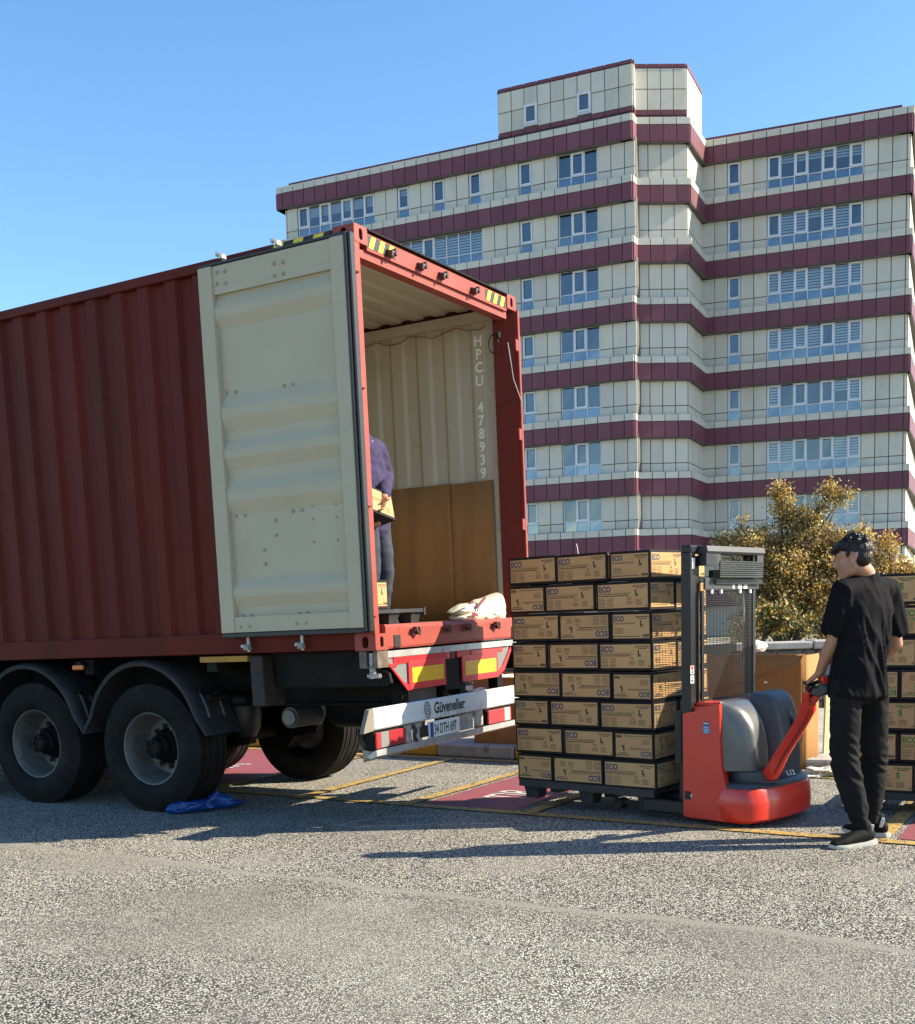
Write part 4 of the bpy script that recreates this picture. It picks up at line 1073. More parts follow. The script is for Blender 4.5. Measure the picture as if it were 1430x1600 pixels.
for r, (seq, fl) in enumerate(rows_):
    z = (7 - r) * HH; x = 0; nm = ROWN[r]
    rowj = rc_.uniform(-.006, .006)
    for i, q in enumerate(seq):
        pos = ('left end', 'middle', 'right end')[i]; w = LL if q == 'L' else SS
        lab = '%s carton, %s of the %s row in the stack on the lift truck' % ('upside-down brown' if fl[i] == 'f' else 'brown', pos, nm)
        carton(SM, x + rowj + .003, 0, z, q == 'L', fl[i] == 'f', PRB, lab, 'cartons stacked on the lift truck')
        x += w
    # rear half of the layer, the other way round
    x = 0; rs_ = seq[::-1] if seq == 'LLS' else seq[::-1]
    rs_ = 'SLL' if seq == 'LLS' else 'LLS'
    for i, q in enumerate(rs_):
        w = LL if q == 'L' else SS
        y = .820 - (CW if q == 'L' else CL) - .005
        if i < 2: x += w; continue
        if i == 2: lab = 'brown carton at the back right corner of the %s row behind the mast' % nm
        carton(SM, x + .003, y, z, q == 'L', rc_.random() < .3, PRB, lab, 'cartons stacked on the lift truck')
        x += w
# ---- plastic pallets
def pallet(mw, L_, W_, label, h=.15, frayed=False):
    p = thing('pallet', label, 'pallet', mw, 'black plastic pallets')
    dk = MB()
    dk.box(0, L_, 0, .10, h - .03, h); dk.box(0, L_, W_ - .10, W_, h - .03, h); dk.box(0, L_, W_ / 2 - .06, W_ / 2 + .06, h - .03, h)
    n = 7
    for i in range(n): 
        x = i * (L_ - .09) / (n - 1); dk.box(x, x + .09, .1, W_ / 2 - .06, h - .028, h - .001); dk.box(x, x + .09, W_ / 2 + .06, W_ - .1, h - .028, h - .001)
    dk.box(-.006, L_ + .006, -.008, .014, h - .05, h + .006); dk.box(-.006, L_ + .006, W_ - .014, W_ + .008, h - .05, h + .006)
    dk.build('deck', BLKPL, p)
    ft = MB().lathe([(0, .0), (0, .055), (h - .03, .078), (h - .03, .0)], 12, axis='z')
    fm = MB().prism([(-.055, -.055), (.055, -.055), (.055, .055), (-.055, .055)], 0, .001)
    fm = MB(); a, b = .052, .072
    fm.add([(-a, -a, 0), (a, -a, 0), (a, a, 0), (-a, a, 0), (-b, -b, h - .03), (b, -b, h - .03), (b, b, h - .03), (-b, b, h - .03)], [(3, 2, 1, 0), (4, 5, 6, 7), (0, 1, 5, 4), (1, 2, 6, 5), (2, 3, 7, 6), (3, 0, 4, 7)])
    me = fm.mesh('foot', BLKPL)
    for x in (.09, L_ / 2, L_ - .09):
        for y in (.09, W_ / 2, W_ - .09): link('foot', me, p, TR(x, y, 0))
    return p
PMx = Matrix((f_, s_, Vector((0, 0, 1)))).transposed().to_4x4()
PMx.translation = Vector((SC.x, SC.y, SC.z - .149)) - f_ * (TOT - .03)
pallet(PMx, TOT - .05, .82, 'black plastic pallet lifted on the forks under the brown cartons', h=.147)
# ---- second stack, green lettering, at the right edge
th2 = .50
f2 = Vector((cos(th2), -sin(th2), 0)); s2 = Vector((sin(th2), cos(th2), 0))
c2 = atz(1322, 1236, .15)
S2 = Matrix((f2, s2, Vector((0, 0, 1)))).transposed().to_4x4(); S2.translation = c2
for r in range(7):
    z = (6 - r) * .228; nm = ROWN[r] if r < 6 else 'bottom'
    seq = 'LSL' if r % 2 == 0 else 'SLL'; x = 0
    for i, q in enumerate(seq):
        w = .485 if q == 'L' else .364
        lab = 'green-printed brown carton, %s of the %s row in the stack behind the man' % (('left end', 'middle', 'right end')[i], nm)
        carton(S2, x + .003, 0, z, q == 'L', (r == 3 and i < 2), PRG, lab, 'green printed cartons at the right edge', k=1.036); x += w
P2 = S2.copy(); P2.translation = Vector((c2.x, c2.y, 0))
pallet(P2 @ TR(0, 0, 0), TOT, .85, 'black plastic pallet on the ground under the green-printed cartons', h=.148)
# ---- inside the container: pallet, carton on it, white bag
P3 = CM @ TR(-.62, .02, .178) @ RZ(radians(90 - 90))
def floor_at(x, y, xl):
    """photo pixel onto the container's cross plane x = xl -> local y, z"""
    o = CM.inverted() @ Vector((0, 0, CAMH)); d = (CM.to_3x3().inverted() @ (CR * ((x - PX) / F) + CD * ((y - PY) / F) + _f))
    q = o + d * ((xl - o.x) / d.x); return q.y, q.z
y_, z_ = floor_at(663, 950, -.10)
pallet(CM @ TR(-1.22, y_ - .80, .178), 1.12, .80, 'grey edged black plastic pallet standing on the container floor', h=z_ - .178)
o = carton(CM @ TR(0, 0, 0), -.55, floor_at(607, 920, -.30)[0] - CW - .0, z_ + .004, False, False, PRB, 'single sunlit brown carton standing on the pallet inside the container', 'cartons inside the container', 0)
# correct yaw so its printed end faces the doors
yb_, zb_ = floor_at(607, 944, -.22)
o.matrix_basis = CM @ TR(-.22 - CL / 2, yb_ - CW / 2, z_ + .004)
BAGY, _ = floor_at(745, 955, -.22)

# ------------------------------------------------------------------ the pedestrian stacker truck (x back towards the operator, y across, z up)
tt = .75
Ut = Vector((cos(tt), -sin(tt), 0)); Wt = Vector((sin(tt), cos(tt), 0))
TMx = Matrix((Ut, Wt, Vector((0, 0, 1)))).transposed().to_4x4(); TMx.translation = (1.63, 8.37, 0)
trk = thing('lift_truck', 'red walk-behind lift truck with grey covers and black mast carrying cartons', 'pallet truck', TMx)
# outline of the lower hull (plan), flared towards the rear
def plan(s=1.0, e=0.0, n=18):
    """rear curve from near side to far side"""
    P = [(-.0 - e, -.0 - e), (.30, -.012 - e)]
    for i in range(n + 1):
        a = -pi / 2 + pi * i / n
        c = cos(a); sn = sin(a)
        sx = abs(c) ** .62; sy = (abs(sn) ** .85) * (1 if sn > 0 else -1)
        P.append((.34 + (.285 + e) * sx * s, .455 + (.475 + e) * sy))
    P += [(.30, .922 + e), (-.0 - e, .91 + e)]
    return P
def hull(name, levels, m, parent, smooth=True):
    """levels: list of (z, plan points)"""
    mb = MB(); n = len(levels[0][1]); vs = []; fs = []
    for z, P in levels:
        for k, p in enumerate(P): vs.append((p[0], p[1], z(p) if callable(z) else z))
    for i in range(len(levels) - 1):
        for k in range(n): fs.append((i * n + k, i * n + (k + 1) % n, (i + 1) * n + (k + 1) % n, (i + 1) * n + k))
    fs += [tuple(range(n))[::-1], tuple(range((len(levels) - 1) * n, len(levels) * n))]
    mb.add(vs, fs); return mb.build(name, m, parent, smooth=smooth)
zt_ = lambda p: .300 + .055 * max(0, 1 - abs((p[0] - .30) / .22)) * (1 if p[1] < .2 or p[1] > .7 else 0) - .03 * max(0, (p[0] - .45)) / .17
low = hull('bumper_skirt', [(.035, plan(.93, -.02)), (.060, plan(1, 0)), (.16, plan(1.01, .004)), (.262, plan(.98, .0)), (.276, plan(.965, -.008))], TRED, trk)
hull('deck_cover', [(.277, plan(.95, -.012)), (.300, plan(.93, -.022)), (.312, plan(.88, -.04))], TGREY, trk)
# side panels (near and far) with the curved rear edge
sp = [(.0, .05), (.335, .042), (.352, .265), (.330, .34), (.308, .42), (.300, .55), (.297, .80), (.292, .868), (.130, .838), (.128, .815), (.0, .790)]
MB().prism(sp, -.014, .035, plane='xz').build('side_panel', TRED, trk)
MB().prism(sp, .875, .924, plane='xz').build('side_panel', TRED, trk)
MB().box(.002, .03, .036, .874, .08, .80).build('front_bulkhead', TBLK, trk)
MB().box(.031, .29, .036, .874, .31, .845, c=.01).build('battery_box', TRED, trk)
MB().box(.06, .292, .06, .85, .846, .868, c=.006).build('top_plate', TRED, trk)
# holes and marks on the near panel
MB().box(.012, .062, -.017, -.0145, .175, .235, BLACKP, c=.001).build('inspection_hole', parent=trk)
MB().lathe([(0, 0), (0, .012), (.004, .010)], 10, T=TR(.066, -.017, .205)).build('latch', GALV, trk)
st = MB(); st.box(.165, .215, -.0155, -.0145, .715, .742, BLACKP); st.box(.165, .215, -.0155, -.0145, .655, .714, STICKB)
for k in range(3): st.box(.17, .21, -.0165, -.0156, .664 + k * .016, .672 + k * .016, mat('pale print', (.35, .5, .6), .5))
for k in range(4): st.box(.17 + k * .011, .177 + k * .011, -.0165, -.0156, .722, .735, STICK)
st.build('sticker', parent=trk, kind='stuff')
# silver hood and dark battery cover: lofted from a rounded section
def shell(name, y0, y1, m, prof, rr=.05, off=0.0, n=14):
    """prof: list of (z, xback) ; section rounded at both y edges"""
    vs = []; fs = []; cols = []
    for i in range(n + 1):
        t = i / n; y = y0 + (y1 - y0) * t; e = min(t, 1 - t) * (y1 - y0)
        k = 1 - (1 - min(1, e / rr)) ** 2.4 if rr else 1
        cols.append((y, k))
    q = len(prof)
    for y, k in cols:
        for z, x in prof:
            vs.append((.285 + (x - .285) * k + off, y, z))
    for i in range(n):
        for j in range(q - 1): fs.append((i * q + j, i * q + j + 1, (i + 1) * q + j + 1, (i + 1) * q + j))
    b0 = len(vs)
    for y, k in cols:
        vs.append((.24, y, prof[0][0])); vs.append((.24, y, prof[-1][0]))
    for i in range(n):
        fs.append((i * q, (i + 1) * q, b0 + 2 * (i + 1), b0 + 2 * i)); fs.append((i * q + q - 1, (i + 1) * q + q - 1, b0 + 2 * (i + 1) + 1, b0 + 2 * i + 1))
    mb = MB(); mb.add(vs, fs); return mb.build(name, m, trk, smooth=True)
hood = [(.395, .50), (.45, .502), (.55, .497), (.64, .482), (.72, .455), (.79, .415), (.84, .372), (.868, .335), (.88, .30), (.884, .26)]
sh = shell('hood', .012, .43, TSILV, hood, rr=.16, n=22)
bc = [(.30, .50), (.42, .50), (.60, .492), (.74, .470), (.84, .435), (.885, .405), (.905, .36), (.912, .30), (.912, .25)]
shell('battery_cover', .435, .90, TGREY, bc, rr=.13, n=22)
# handle recess in the dark cover
hr = MB()
for (r0, m, dx) in ((1.0, mat('recess grey', (.10, .11, .115), .45), .0), (.62, BLACKP, .004)):
    vs = []; n = 20
    for i in range(n):
        a = 2 * pi * i / n; z = .66 + .125 * r0 * sin(a); y = .70 + .034 * r0 * cos(a) - .015 * sin(a)
        xb = .4975 - max(0, z - .60) ** 1.6 * .55
        vs.append((xb + dx + .003, y, z))
    hr.add(vs, [tuple(range(n))], m)
hr.build('handle_recess', parent=trk, fix=False)
# tiller pivot drum
MB().lathe([(.30, .0), (.30, .165), (.33, .175), (.385, .172), (.394, .155), (.394, 0)], 32, axis='z', T=TR(.40, .26, 0)).build('pivot_drum', TGREY, trk, smooth=True)
MB().box(.50, .56, .36, .42, .394, .402, TRED).build('pivot_cap', parent=trk)
put = MB(); put_text(put, 'L12', .055, STICK, on_plane((.545, .50, .325), (sin(.3), cos(.3), 0), (-.5, .15, .86)), bold=.001)
put.build('badge_lettering', parent=trk, fix=False)
MB().prism([(.47, .13), (.60, .20), (.615, .30), (.50, .30), (.45, .22)], .3125, .322, TGREY).build('step_pad', parent=trk)
# tiller arm: curved red beam from the pivot to the control head (world points)
Ti = TMx.inverted()
base = TMx @ Vector((.50, .28, .345)); hd = at(1274, 1078, 7.72)
pA = at(1207, 1207, 8.10); pts = [at(1192, 1213, 8.22), pA, at(1222, 1178, 8.02), at(1240, 1150, 7.94), at(1254, 1127, 7.87), at(1262, 1108, 7.82), at(1265, 1092, 7.78)]
side_ = CR.copy()
def beam(name, P, wid, dep, m, parent):
    vs = []; fs = []; P = [Vector(p) for p in P]
    for i, p in enumerate(P):
        t = (P[min(i + 1, len(P) - 1)] - P[max(0, i - 1)]).normalized(); a = t.cross(Vector((.45, .89, 0)).normalized()).normalized(); b = t.cross(a).normalized()
        w, d = wid[i] / 2, dep[i] / 2; c = .35
        for u_, v_ in ((-w, -d * (1 - c)), (-w * (1 - c), -d), (w * (1 - c), -d), (w, -d * (1 - c)), (w, d * (1 - c)), (w * (1 - c), d), (-w * (1 - c), d), (-w, d * (1 - c))): vs.append(p + a * u_ + b * v_)
    for i in range(len(P) - 1):
        for k in range(8): fs.append((i * 8 + k, i * 8 + (k + 1) % 8, (i + 1) * 8 + (k + 1) % 8, (i + 1) * 8 + k))
    fs += [tuple(range(8)), tuple(range(len(P) * 8 - 8, len(P) * 8))]
    mb = MB(); mb.add([Ti @ v for v in vs], fs); return mb.build(name, m, parent, smooth=True)
ta = beam('tiller_arm', pts, [.10, .105, .088, .082, .085, .10, .075], [.08, .09, .07, .065, .07, .09, .08], TRED, trk)
beam('tiller_fork', [at(1262, 1105, 7.83), at(1272, 1092, 7.78), at(1285, 1082, 7.74)], [.05, .055, .03], [.09, .10, .08], TRED, ta)
beam('tiller_fork', [at(1262, 1100, 7.80), at(1261, 1086, 7.76), at(1264, 1074, 7.72)], [.055, .055, .03], [.09, .10, .07], TRED, ta)
ridge = [p + Vector((-.0, -.052, 0)) for p in pts[1:6]]
MB().tube([Ti @ p for p in ridge], .008, 6, mat('dark red groove', (.22, .012, .01), .5)).build('tiller_groove', parent=ta)
hb = beam('control_head', [at(1268, 1078, 7.70), at(1278, 1080, 7.69), at(1290, 1076, 7.68), at(1300, 1064, 7.68), at(1304, 1052, 7.68)], [.05, .075, .085, .075, .04], [.16, .20, .22, .20, .16], mat('dark blue grey plastic', (.018, .024, .032), .35, var=.3, vscale=20), trk)
beam('grip_bar', [at(1257, 1067, 7.66), at(1268, 1069, 7.69), at(1282, 1064, 7.76), at(1296, 1057, 7.84)], [.024, .026, .026, .024], [.026, .026, .026, .026], RUBBER, hb)
MB().lathe([(-.02, 0), (-.02, .02), (-.012, .026), (.012, .026), (.02, .02), (.02, 0)], 16, T=Ti @ Matrix.Translation(at(1289, 1062, 7.56))).build('red_button', TRED, hb, smooth=True)
MB().box(-.028, .028, -.03, .03, -.03, .03, STICK, T=Ti @ Matrix.Translation(at(1298, 1049, 7.62)) @ RZ(.4) @ RY(.4), c=.01).build('display_pod', parent=hb)
MB().box(-.018, .018, -.034, -.031, -.016, .018, BLACKP, T=Ti @ Matrix.Translation(at(1298, 1049, 7.62)) @ RZ(.4) @ RY(.4)).build('display', parent=hb)
MB().box(-.02, .02, -.034, -.031, -.028, -.018, mat('pink sticker', (.5, .2, .28), .5), T=Ti @ Matrix.Translation(at(1298, 1049, 7.62)) @ RZ(.4) @ RY(.4)).build('sticker', parent=hb)
# mast: two outer channels, inner channels, cross heads, chain guard
MX = .04
def channel(y0, y1, x0, x1, z0, z1, open_dir, nm, m=TBLK):
    mb = MB(); t = .014
    mb.box(x0, x0 + t, y0, y1, z0, z1); mb.box(x1 - t, x1, y0, y1, z0, z1)
    mb.box(x0 + t, x1 - t, (y0 if open_dir > 0 else y1 - t), (y0 + t if open_dir > 0 else y1), z0, z1)
    return mb.build(nm, m, trk)
channel(.008, .070, -.022, .055, .06, 1.955, 1, 'mast_channel'); channel(.895, .93, -.035, .055, .06, 1.955, -1, 'mast_channel')
channel(.082, .135, -.045, .045, .10, 1.90, 1, 'inner_channel'); channel(.868, .892, -.02, .04, .10, 1.90, -1, 'inner_channel')
MB().box(-.025, .06, -.0, .935, 1.915, 1.975, c=.012).build('mast_head', TBLK, trk)
ch = MB(); ch.prism([(-.05, 1.976), (.13, 1.968), (.14, 1.93), (.13, 1.915), (-.05, 1.925)], .10, .925, plane='xz'); ch.build('mast_hood', mat('grey mast plastic', (.030, .031, .033), .5, var=.15), trk)
MB().box(.062, .128, .10, .24, 1.83, 1.914, TBLK).build('hose_box', parent=trk)
lv = MB(); lv.box(.10, .125, .245, .30, 1.835, 1.914); lv.box(.10, .125, .83, .92, 1.835, 1.914); 
lv.build('louvre_frame', mat('grey mast plastic', (.030, .031, .033), .5), trk, kind='stuff')
sm_ = MB().box(-.006, .006, -.315, .315, -.006, .006, c=.002).mesh('louvre_slat', mat('slat steel', (.05, .05, .05), .35, .5))
for k in range(8): link('louvre_slat', sm_, trk, TR(.125 + .01 * k * .3, .60 - .006 * k, 1.86 - k * .0155))
MB().prism([(.10, .27), (.12, .92), (.11, .90), (.105, .29)], 1.70, 1.735, TBLK).build('louvre_sill', parent=trk)
MB().box(.062, .10, .24, .93, 1.745, 1.80, TBLK).build('louvre_back', parent=trk)
cb = MB().box(.075, .092, .14, .915, 1.662, 1.742, c=.004).build('cross_bar', mat('grey mast steel', (.05, .051, .053), .5, .2, var=.15), trk)
MB().box(.093, .0945, .52, .55, 1.668, 1.738, STICK, c=.0005).build('sticker', parent=cb)
MB().box(.093, .0945, .60, .655, 1.668, 1.735, STICK).build('sticker', parent=cb); MB().box(.0946, .095, .60, .655, 1.722, 1.735, STICKR).build('sticker_band', parent=cb)
MB().box(.093, .0945, .68, .735, 1.668, 1.735, STICK).build('sticker', parent=cb); MB().box(.0946, .095, .68, .735, 1.722, 1.735, STICKR).build('sticker_band', parent=cb)
hl = MB()
for y, z in ((.215, 1.72), (.245, 1.72), (.215, 1.69), (.25, 1.685)): hl.lathe([(0, 0), (0, .008)], 8, axis='x', T=TR(.0935, y, z), m=BLACKP)
hl.build('bolt_holes', parent=cb, fix=False, kind='stuff')
for y in (.23, .36, .63, .78): MB().box(.078, .092, y, y + .022, 1.635, 1.661, STICK).build('guard_clip', parent=cb)
# woven guard: real wires
gd = MB(); gy0, gy1, gz0, gz1 = .145, .845, .885, 1.655
nx = 15; nz = 60
for i in range(nx + 1):
    y = gy0 + (gy1 - gy0) * i / nx; gd.box(.071, .0735, y - .0019, y + .0019, gz0, gz1)
for k in range(nz + 1):
    z = gz0 + (gz1 - gz0) * k / nz; gd.box(.0736, .076, gy0, gy1, z - .0023, z + .0023)
gd.build('guard_mesh', MESHM, trk, kind='stuff')
fr = MB(); fr.box(.066, .08, gy0 - .03, gy0 - .001, gz0 - .01, gz1); fr.box(.066, .08, gy1 + .001, gy1 + .02, gz0 - .01, gz1); fr.box(.066, .08, gy0, gy1, gz0 - .03, gz0 - .004)
fr.build('guard_frame', TBLK, trk, kind='stuff')
# lift cylinder and chains inside the mast
for y in (.165, .88): MB().tube([(-.0, y, .12), (0, y, 1.5)], .02, 12, TBLK).build('lift_cylinder', parent=trk)
for y in (.19, .85): MB().box(-.004, .004, y, y + .016, .3, 1.88, GALV).build('lift_chain', parent=trk)
for z in (.35, 1.2): MB().box(-.05, -.02, .135, .775, z, z + .06, TBLK).build('mast_tie', parent=trk)
MB().tube([(.045, .76, 1.63), (.05, .765, 1.5), (.045, .77, 1.42)], .006, 6, STICK).build('hose', parent=trk)
# decals down the near channel
dc = MB(); dc.box(.056, .0568, .0, .045, 1.07, 1.13, STICK); dc.box(.056, .057, .006, .039, 1.10, 1.128, STICKR); dc.box(.0569, .0575, .012, .033, 1.076, 1.094, BLACKP)
dc.box(.056, .0568, .0, .045, 1.005, 1.06, STICK); dc.box(.0569, .0575, .008, .036, 1.015, 1.03, BLACKP); dc.box(.0569, .0575, .014, .028, 1.036, 1.052, BLACKP)
dc.build('decal', parent=trk, kind='stuff')
MB().box(.056, .058, .025, .062, 1.81, 1.885, STICK).build('sticker', parent=trk)
# forks, load wheels, fork carriage
for y in (.20, .56):
    MB().prism([(-1.38, .125), (-1.32, .112), (-.05, .112), (-.05, .165), (-1.26, .165)], y, y + .17, plane='xz').build('fork', TBLK, trk)
    MB().tube([(-.75, y + .04, .042), (-.75, y + .13, .042)], .04, 16, BLKPL).build('load_wheel', parent=trk)
MB().box(-.11, -.062, .10, .83, .05, .42, TBLK, c=.01).build('fork_carriage', parent=trk)
for y in (.06, .80): MB().box(-.115, -.062, y, y + .05, .42, .80, TBLK).build('carriage_upright', parent=trk)
MB().box(-.36, -.0, -.0, .06, .055, .15, TBLK, c=.01).build('support_leg', parent=trk)
MB().tube([(.40, .38, .09), (.40, .50, .09)], .085, 20, BLKPL).build('drive_wheel', parent=trk)
for y in (.10, .80): MB().tube([(.42, y, .055), (.42, y + .05, .055)], .052, 16, BLKPL).build('castor_wheel', parent=trk)

# ------------------------------------------------------------------ people: lofted limbs fused into one skin
def loft(mb, P, R, side, n=16, round_ends=(True, True)):
    """P points, R (half width along side, half depth) or single radius; side: reference direction of the width"""
    P = [Vector(p) for p in P]; R = [(r, r) if not isinstance(r, (tuple, list)) else tuple(r) for r in R]; side = Vector(side)
    Q = []
    def addend(i, sgn):
        t = (P[i] - P[i + (1 if sgn < 0 else -1)]).normalized(); out = []
        r = min(R[i])
        for k in (.35, .7, .92):
            out.append((P[i] + t * r * k, tuple(x * sqrt(1 - k * k) for x in R[i])))
        return out
    st = addend(0, -1)[::-1] if round_ends[0] else []; en = addend(len(P) - 1, 1) if round_ends[1] else []
    Q = st + list(zip(P, R)) + en
    vs = []; fs = []
    for i, (p, r) in enumerate(Q):
        t = (Q[min(i + 1, len(Q) - 1)][0] - Q[max(i - 1, 0)][0]).normalized()
        a = (side - t * side.dot(t)).normalized(); b = t.cross(a).normalized()
        for k in range(n):
            w = 2 * pi * k / n; vs.append(p + a * cos(w) * r[0] + b * sin(w) * r[1])
    for i in range(len(Q) - 1):
        for k in range(n): fs.append((i * n + k, i * n + (k + 1) % n, (i + 1) * n + (k + 1) % n, (i + 1) * n + k))
    fs += [tuple(range(n))[::-1], tuple(range((len(Q) - 1) * n, len(Q) * n))]
    mb.add(vs, fs)
def ball(mb, c, r, A=None, n=14):
    c = Vector(c); r = (r, r, r) if not isinstance(r, (tuple, list)) else r
    A = A or Matrix.Identity(3); vs = []; fs = []
    m = n // 2 + 2
    for i in range(m + 1):
        ph = pi * i / m
        for k in range(n):
            w = 2 * pi * k / n; vs.append(c + A @ Vector((r[0] * sin(ph) * cos(w), r[1] * sin(ph) * sin(w), r[2] * cos(ph))))
    for i in range(m):
        for k in range(n): fs.append((i * n + k, i * n + (k + 1) % n, (i + 1) * n + (k + 1) % n, (i + 1) * n + k))
    mb.add(vs, fs)
def fuse(mb, name, m, parent, voxel=.012, smooth=4, disp=None, label=None):
    me = mb.mesh('tmp'); o = bpy.data.objects.new('tmp', me); COL.objects.link(o)
    r = o.modifiers.new('r', 'REMESH'); r.mode = 'VOXEL'; r.voxel_size = voxel; r.adaptivity = 0
    s = o.modifiers.new('s', 'SMOOTH'); s.factor = .5; s.iterations = smooth
    dg = bpy.context.evaluated_depsgraph_get(); out = bpy.data.meshes.new_from_object(o.evaluated_get(dg))
    bpy.data.objects.remove(o); bpy.data.meshes.remove(me)
    if disp:
        co = [v.co.copy() for v in out.vertices]; no = [v.normal.copy() for v in out.vertices]
        for v, c, n_ in zip(out.vertices, co, no): v.co = c + n_ * disp(c)
    out.materials.clear(); out.materials.append(m); out.polygons.foreach_set('use_smooth', [True] * len(out.polygons)); out.name = name
    ob = link(name, out, parent)
    if parent: ob.matrix_parent_inverse = Matrix.Identity(4)
    return ob
def hand(mb, wrist, fwd, palm_n, thumb_side, curl=.9, size=1.0):
    """palm and five fingers: fwd from wrist to knuckles, palm_n out of the palm, thumb on thumb_side"""
    f = Vector(fwd).normalized(); nrm_ = Vector(palm_n); nrm_ = (nrm_ - f * nrm_.dot(f)).normalized(); s = Vector(thumb_side); s = (s - f * s.dot(f) - nrm_ * s.dot(nrm_)).normalized()
    w = Vector(wrist); L = .19 * size; pl = L * .52
    loft(mb, [w - f * .03, w + f * .01, w + f * pl * .5, w + f * pl], [(.028 * size, .021 * size), (.031 * size, .019 * size), (.042 * size, .016 * size), (.042 * size, .013 * size)], s)
    for i, ln in enumerate((.072, .082, .076, .060)):
        b = w + f * pl * .96 + s * (.031 - .021 * i) * size
        d = f; p = b; pts = [p - f * .02]; rr = .0092 * size
        ang = 0
        for j, seg in enumerate((.45, .32, .25)):
            pts.append(p); ang += curl * (.55, .9, .7)[j]
            d = f * cos(ang) + nrm_ * sin(ang); p = p + d * ln * seg * size
        pts.append(p)
        loft(mb, pts, [rr, rr * 1.02, rr * .96, rr * .9, rr * .8], s, n=8)
    b = w + f * pl * .25 + s * .028 * size
    t1 = (s * .75 + f * .5 + nrm_ * .35).normalized(); t2 = (f * .7 + nrm_ * .65 + s * .1).normalized()
    loft(mb, [b - s * .01, b + t1 * .035 * size, b + t1 * .035 * size + t2 * .028 * size, b + t1 * .035 * size + t2 * .052 * size], [.015 * size, .012 * size, .0105 * size, .009 * size], f, n=8)
def head_mesh(mb, c, F_, U_, s=1.0):
    """c centre of the skull, F_ facing, U_ up"""
    F_ = F_.normalized(); R_ = F_.cross(U_).normalized(); U_ = R_.cross(F_).normalized()
    A = Matrix((R_, F_, U_)).transposed()
    P = lambda x, y, z: c + (R_ * x + F_ * y + U_ * z) * s
    ball(mb, P(0, -.012, .030), (.076 * s, .096 * s, .088 * s), A, 20)
    ball(mb, P(0, .022, -.02), (.064 * s, .070 * s, .085 * s), A, 18)
    loft(mb, [P(0, .025, -.03), P(0, .045, -.075), P(0, .066, -.108)], [(.056 * s, .055 * s), (.047 * s, .042 * s), (.022 * s, .020 * s)], R_)
    for x in (-1, 1): loft(mb, [P(.058 * x, -.012, -.045), P(.050 * x, .015, -.078), P(.024 * x, .055, -.104)], [.018 * s, .018 * s, .016 * s], F_)
    # brow, nose, lips, chin
    loft(mb, [P(-.05, .068, .026), P(0, .084, .030), P(.05, .068, .026)], [.013 * s] * 3, U_)
    loft(mb, [P(0, .086, .018), P(0, .102, -.010), P(0, .112, -.030)], [.010 * s, .012 * s, .015 * s], R_)
    ball(mb, P(.012, .098, -.033), .010 * s); ball(mb, P(-.012, .098, -.033), .010 * s)
    loft(mb, [P(-.022, .082, -.058), P(0, .095, -.055), P(.022, .082, -.058)], [.006 * s, .009 * s, .006 * s], U_)
    loft(mb, [P(-.020, .080, -.071), P(0, .092, -.070), P(.020, .080, -.071)], [.006 * s, .009 * s, .006 * s], U_)
    ball(mb, P(0, .080, -.098), .018 * s)
    for x in (-1, 1):       # ears: helix ring and lobe
        e = [P(x * (.076 + .008 * abs(sin(a))), -.014 + .017 * cos(a), -.008 + .030 * sin(a)) for a in [radians(q) for q in range(-120, 200, 40)]]
        loft(mb, e, [.0065 * s] * len(e), R_, n=8); ball(mb, P(x * .074, -.012, -.010), (.008 * s, .014 * s, .024 * s), A)
        ball(mb, P(x * .078, -.004, -.038), .009 * s)
    return P, A
def shoe(parent, heel, toe, zs=0.0, tilt=0.0, m=SHOEB, name='shoe', ln=None):
    heel = Vector(heel); toe = Vector(toe); d = (toe - heel); d.z = 0; L_ = ln or d.length; d.normalize(); s = Vector((-d.y, d.x, 0))
    T = Matrix((d, s, Vector((0, 0, 1)))).transposed().to_4x4(); T.translation = (heel.x, heel.y, zs); T = T @ RY(tilt)
    mb = MB()
    loft(mb, [(0.02, 0, .07), (.08, 0, .075), (.15, 0, .062), (.22, 0, .05), (L_ - .03, 0, .042)], [(.038, .045), (.042, .05), (.043, .042), (.046, .030), (.036, .020)], (0, 1, 0))
    loft(mb, [(.045, 0, .08), (.05, 0, .135)], [(.038, .043), (.036, .042)], (0, 1, 0))
    me = mb; vs = [T @ Vector(v) for v in mb.v]; mb.v = [tuple(v) for v in vs]
    o = fuse(mb, name, m, parent, voxel=.007, smooth=3)
    so = MB(); out = [(-.022, -.026), (-.032, 0), (-.022, .026), (.04, .040), (.12, .038), (.20, .050), (L_ - .04, .042), (L_ - .005, .018), (L_ + .004, 0), (L_ - .005, -.022), (L_ - .04, -.044), (.20, -.048), (.12, -.038), (.04, -.040)]
    lv = [(.0, 0.96), (.005, 1.0), (.019, 1.02), (.027, .97)]
    vs = []; fs = []; n = len(out)
    for z, k in lv:
        for x, y in out:
            zz = z + (.012 if x < .05 and z > .02 else 0) + (.016 * max(0, (x - L_ + .09) / .09) if True else 0)
            vs.append(T @ Vector((.12 + (x - .12) * k, y * k, zz)))
    for i in range(3):
        for k in range(n): fs.append((i * n + k, i * n + (k + 1) % n, (i + 1) * n + (k + 1) % n, (i + 1) * n + k))
    fs += [tuple(range(n))[::-1], tuple(range(3 * n, 4 * n))]
    so.add(vs, fs); so.build('sole', SHOEW, o, smooth=True)
    return o
Z3 = Vector((0, 0, 1))
